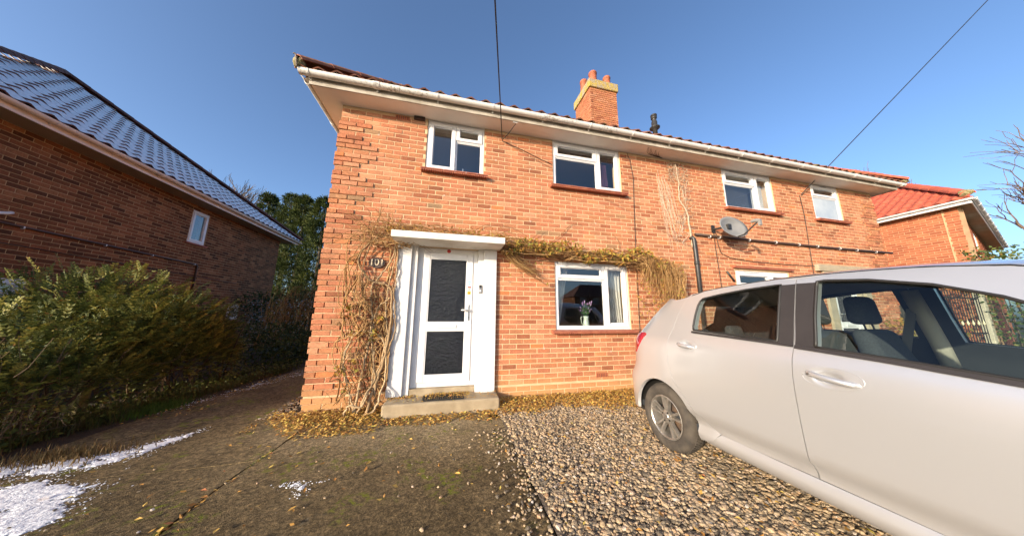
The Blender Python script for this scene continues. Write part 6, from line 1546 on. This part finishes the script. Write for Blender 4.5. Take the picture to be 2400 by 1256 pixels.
def bare(x, y, h, spread, label, seed, lean=(0,0)):
    R_ = random.Random(seed); t = thing('bare_tree', label, 'tree', (x,y,0)); tb = MB(); bb = MB()
    def grow(p, d, L_, r, lv):
        q = p+d*L_; k = 3; pts = [p]+[p+d*L_*(i/k)+Vector((R_.uniform(-1,1),R_.uniform(-1,1),R_.uniform(-1,1)))*L_*0.05 for i in range(1,k)]+[q]
        (tb if lv == 0 else bb).tube(pts, [r, r*0.88, r*0.78, r*0.66], 6 if lv < 2 else 3, R_.random())
        if lv >= 6 or r < 0.004: return
        for _ in range(2 if lv < 1 else R_.choice((2,3,3))):
            nd = (d+Vector((R_.uniform(-1,1),R_.uniform(-1,1),R_.uniform(-0.5,0.8)))*spread).normalized(); grow(p+d*L_*R_.uniform(0.55,1.0), nd, L_*R_.uniform(0.62,0.85), r*0.62, lv+1)
    grow(Vector((x,y,-0.1)), Vector((lean[0],lean[1],1)).normalized(), h*0.30, h*0.018, 0)
    tb.build('trunk', M['barkd'], t, True); bb.build('branches', M['twigd'], t, kind='stuff')
M['twigd'] = rndmat('bare_twig', [(0,(0.10,0.075,0.055)),(1,(0.20,0.15,0.11))], 0.9)
bare(-17.0,22.0,15.5,0.55,'pale leafless tree showing above the left roof',3); bare(-14.8,21.5,14.0,0.6,'small leafless tree beside the evergreens above the left roof',8)
bare(25.0,3.0,11.5,0.60,'leafless tree at the right edge of the sky',5,(-0.15,-0.25)); bare(22.0,0.6,9.0,0.62,'leafless thin-twigged tree behind the ivy hedge',21,(-0.1,-0.1))
# dark overgrown end of the lane with frosted dry stems
eh = thing('lane_hedge', 'dark overgrown hedge with frosty leaves at the end of the lane', 'hedge', (-2.5,7.0,0))
b = MB()
for i in range(5200):
    x = U(-5.2, 0.3); y = 6.2+U(0,1.6); top = 1.75+0.35*MN.noise(Vector((x*1.3,0,2)))+0.25*(x < -3); z = top*(RND.random()**0.6); leaf(b, Vector((x, y-0.4*z/top*0+U(-0.2,0.2), z)), rv(), rv()+Vector((0,-1,0.4)), U(0.06,0.13), U(0.03,0.07), U(0,0.55), 0.15)
for i in range(3800):
    y = U(3.0,6.6); x = -1.75-abs(RND.gauss(0,0.9)); z = U(0,1.0)*(0.5+0.5*min(1,(-1.5-x)/1.2))+0.02; leaf(b, Vector((x,y,z)), rv(), rv()+Vector((0.5,-0.8,0.5)), U(0.05,0.11), U(0.03,0.06), U(0,0.5), 0.15)
b.build('foliage', M['conif'], eh, kind='stuff')
b = MB()
for i in range(700): x = U(-4.6,-2.0); leaf(b, Vector((x, 6.1+U(-0.2,0.3), U(0.3,1.7))), rv(), Vector((0,-0.3,1)), U(0.05,0.10), U(0.03,0.05), 0.5, 0.1)
b.build('frosted_leaves', pbr('frosted_leaf', (0.34,0.38,0.42), (0.16,0.18,0.18), 20, 0.8), eh, kind='stuff')
b = MB()
for i in range(150):
    p0 = Vector((U(-4.3,-2.6), 6.3+U(-0.3,0.4), 0.2)); L_ = U(1.2,2.0); lx = U(-0.2,0.9); q, r_ = wig([p0, p0+Vector((lx*0.3,0,L_*0.6)), p0+Vector((lx*0.7,U(-0.2,0.2),L_*0.98)), p0+Vector((lx*1.2,U(-0.2,0.2),L_*0.94))], 0.02, 5, 0.008, 0.003); b.tube(q, r_, 3, U(0,1))
b.build('dry_stems', twigm, eh, kind='stuff')
# ------------------------------------------------------------------ boundary on the right: gate, fence, hedge, shrub
iv = rndmat('ivy_leaf', [(0,(0.03,0.05,0.012)),(0.4,(0.06,0.095,0.02)),(0.75,(0.11,0.14,0.03)),(0.92,(0.18,0.17,0.04)),(1,(0.26,0.13,0.03))], 0.45, 0.2, 10, transl=0.15, spec=0.5)
def hedge(x0, x1, y0, y1, h, label, n, mat, name='ivy_hedge', lf_=(0.05,0.10)):
    t = thing(name, label, 'hedge', ((x0+x1)/2,(y0+y1)/2,0)); b = MB()
    for i in range(n):
        x = U(x0,x1); y = U(y0,y1); tp_ = h*(0.9+0.18*MN.noise(Vector((x*1.4,y*1.4,0)))); z = tp_*RND.random()**0.7
        if RND.random() < 0.5: x = RND.choice((x0,x0,x1))+RND.gauss(0,0.08)
        if RND.random() < 0.5: y = y0+RND.gauss(0,0.08)
        if RND.random() < 0.15: z = tp_+RND.gauss(0,0.07)
        leaf(b, Vector((x,y,z)), rv()-Vector((0,0,0.4)), rv()+Vector((-0.6,-0.8,0.6)), U(*lf_), U(0.04,0.08), RND.random(), 0.15)
    b.build('foliage', mat, t, kind='stuff')
    b = MB()
    for i in range(40): p0 = Vector((U(x0+0.1,x1-0.1), U(y0+0.1,y1-0.1), 0)); b.tube([p0, p0+Vector((U(-0.2,0.2),U(-0.2,0.2),h*0.6))], [0.02,0.006], 4, U(0,1))
    b.build('stems', M['twigd'], t)
hedge(14.9, 18.0, -2.3, -0.25, 3.15, 'tall ivy hedge behind the car roof at the right edge', 11000, iv)
hedge(13.6, 15.4, 1.6, 2.6, 2.5, 'ivy mass growing behind the iron gate', 2600, iv)
hedge(11.45, 12.2, -0.75, -0.15, 1.22, 'small golden shrub beside the neighbour door seen through the car', 1300, rndmat('golden_leaf', [(0,(0.10,0.10,0.02)),(0.5,(0.22,0.16,0.03)),(1,(0.34,0.18,0.04))], 0.7, 0.2, 8, transl=0.15), 'garden_shrub', (0.03,0.06))
cp_ = pbr('concrete_post', (0.46,0.41,0.32), (0.38,0.33,0.25), 5, 0.9, 0.4, 60)
for x, lab in ((12.75,'pale concrete gate post next to the red brick house'),(14.85,'pale concrete gate post beside the ivy hedge')):
    b = MB(); b.box(x-0.07,-0.42,-0.05,x+0.07,-0.28,2.15); tag(bevel_obj(b.build('gate_post', cp_, None), 0.015, 2), lab, 'post')
gt = thing('iron_gate', 'black iron garden gate with cream spearheads seen through the car window', 'gate', (13.8,-0.35,0)); im = pbr('black_iron', (0.02,0.02,0.02), None, rough=0.5)
for z in (0.15,0.9,1.75):
    b = MB(); b.box(12.85,-0.362,z,14.75,-0.342,z+0.03); b.build('rail', im, gt)
for i in range(17): 
    x = 12.9+i*0.113; b = MB(); b.tube([(x,-0.375,0.05),(x,-0.375,1.95 if i % 4 else 2.1)], 0.008, 5); b.build('bar', im, gt)
    if i % 2: b = MB(); b.lathe([(0,1.10),(0.022,1.14),(0.012,1.19),(0,1.24)], (x,-0.392,0), 'z', 6); b.build('spearhead', pbr('cream_paint', (0.66,0.56,0.36)) if 'cream' not in M else M['cream'], gt)
fn = thing('board_fence', 'weathered wooden board fence behind the iron gate', 'fence', (13.8,0.6,0)); wm = rndmat('weathered_board', [(0,(0.20,0.17,0.11)),(1,(0.30,0.25,0.17))], 0.9, 0.3, 12, obj=True)
for i in range(13): b = MB(); x = 12.62+i*0.19; b.box(x,0.6+0.004*(i % 2),0.02,x+0.18,0.622+0.004*(i % 2),1.62+U(-0.02,0.02)); b.build('board', wm, fn)
for z in (0.35,1.3): b = MB(); b.box(12.6,0.63,z,15.1,0.68,z+0.07); b.build('rail', wm, fn)
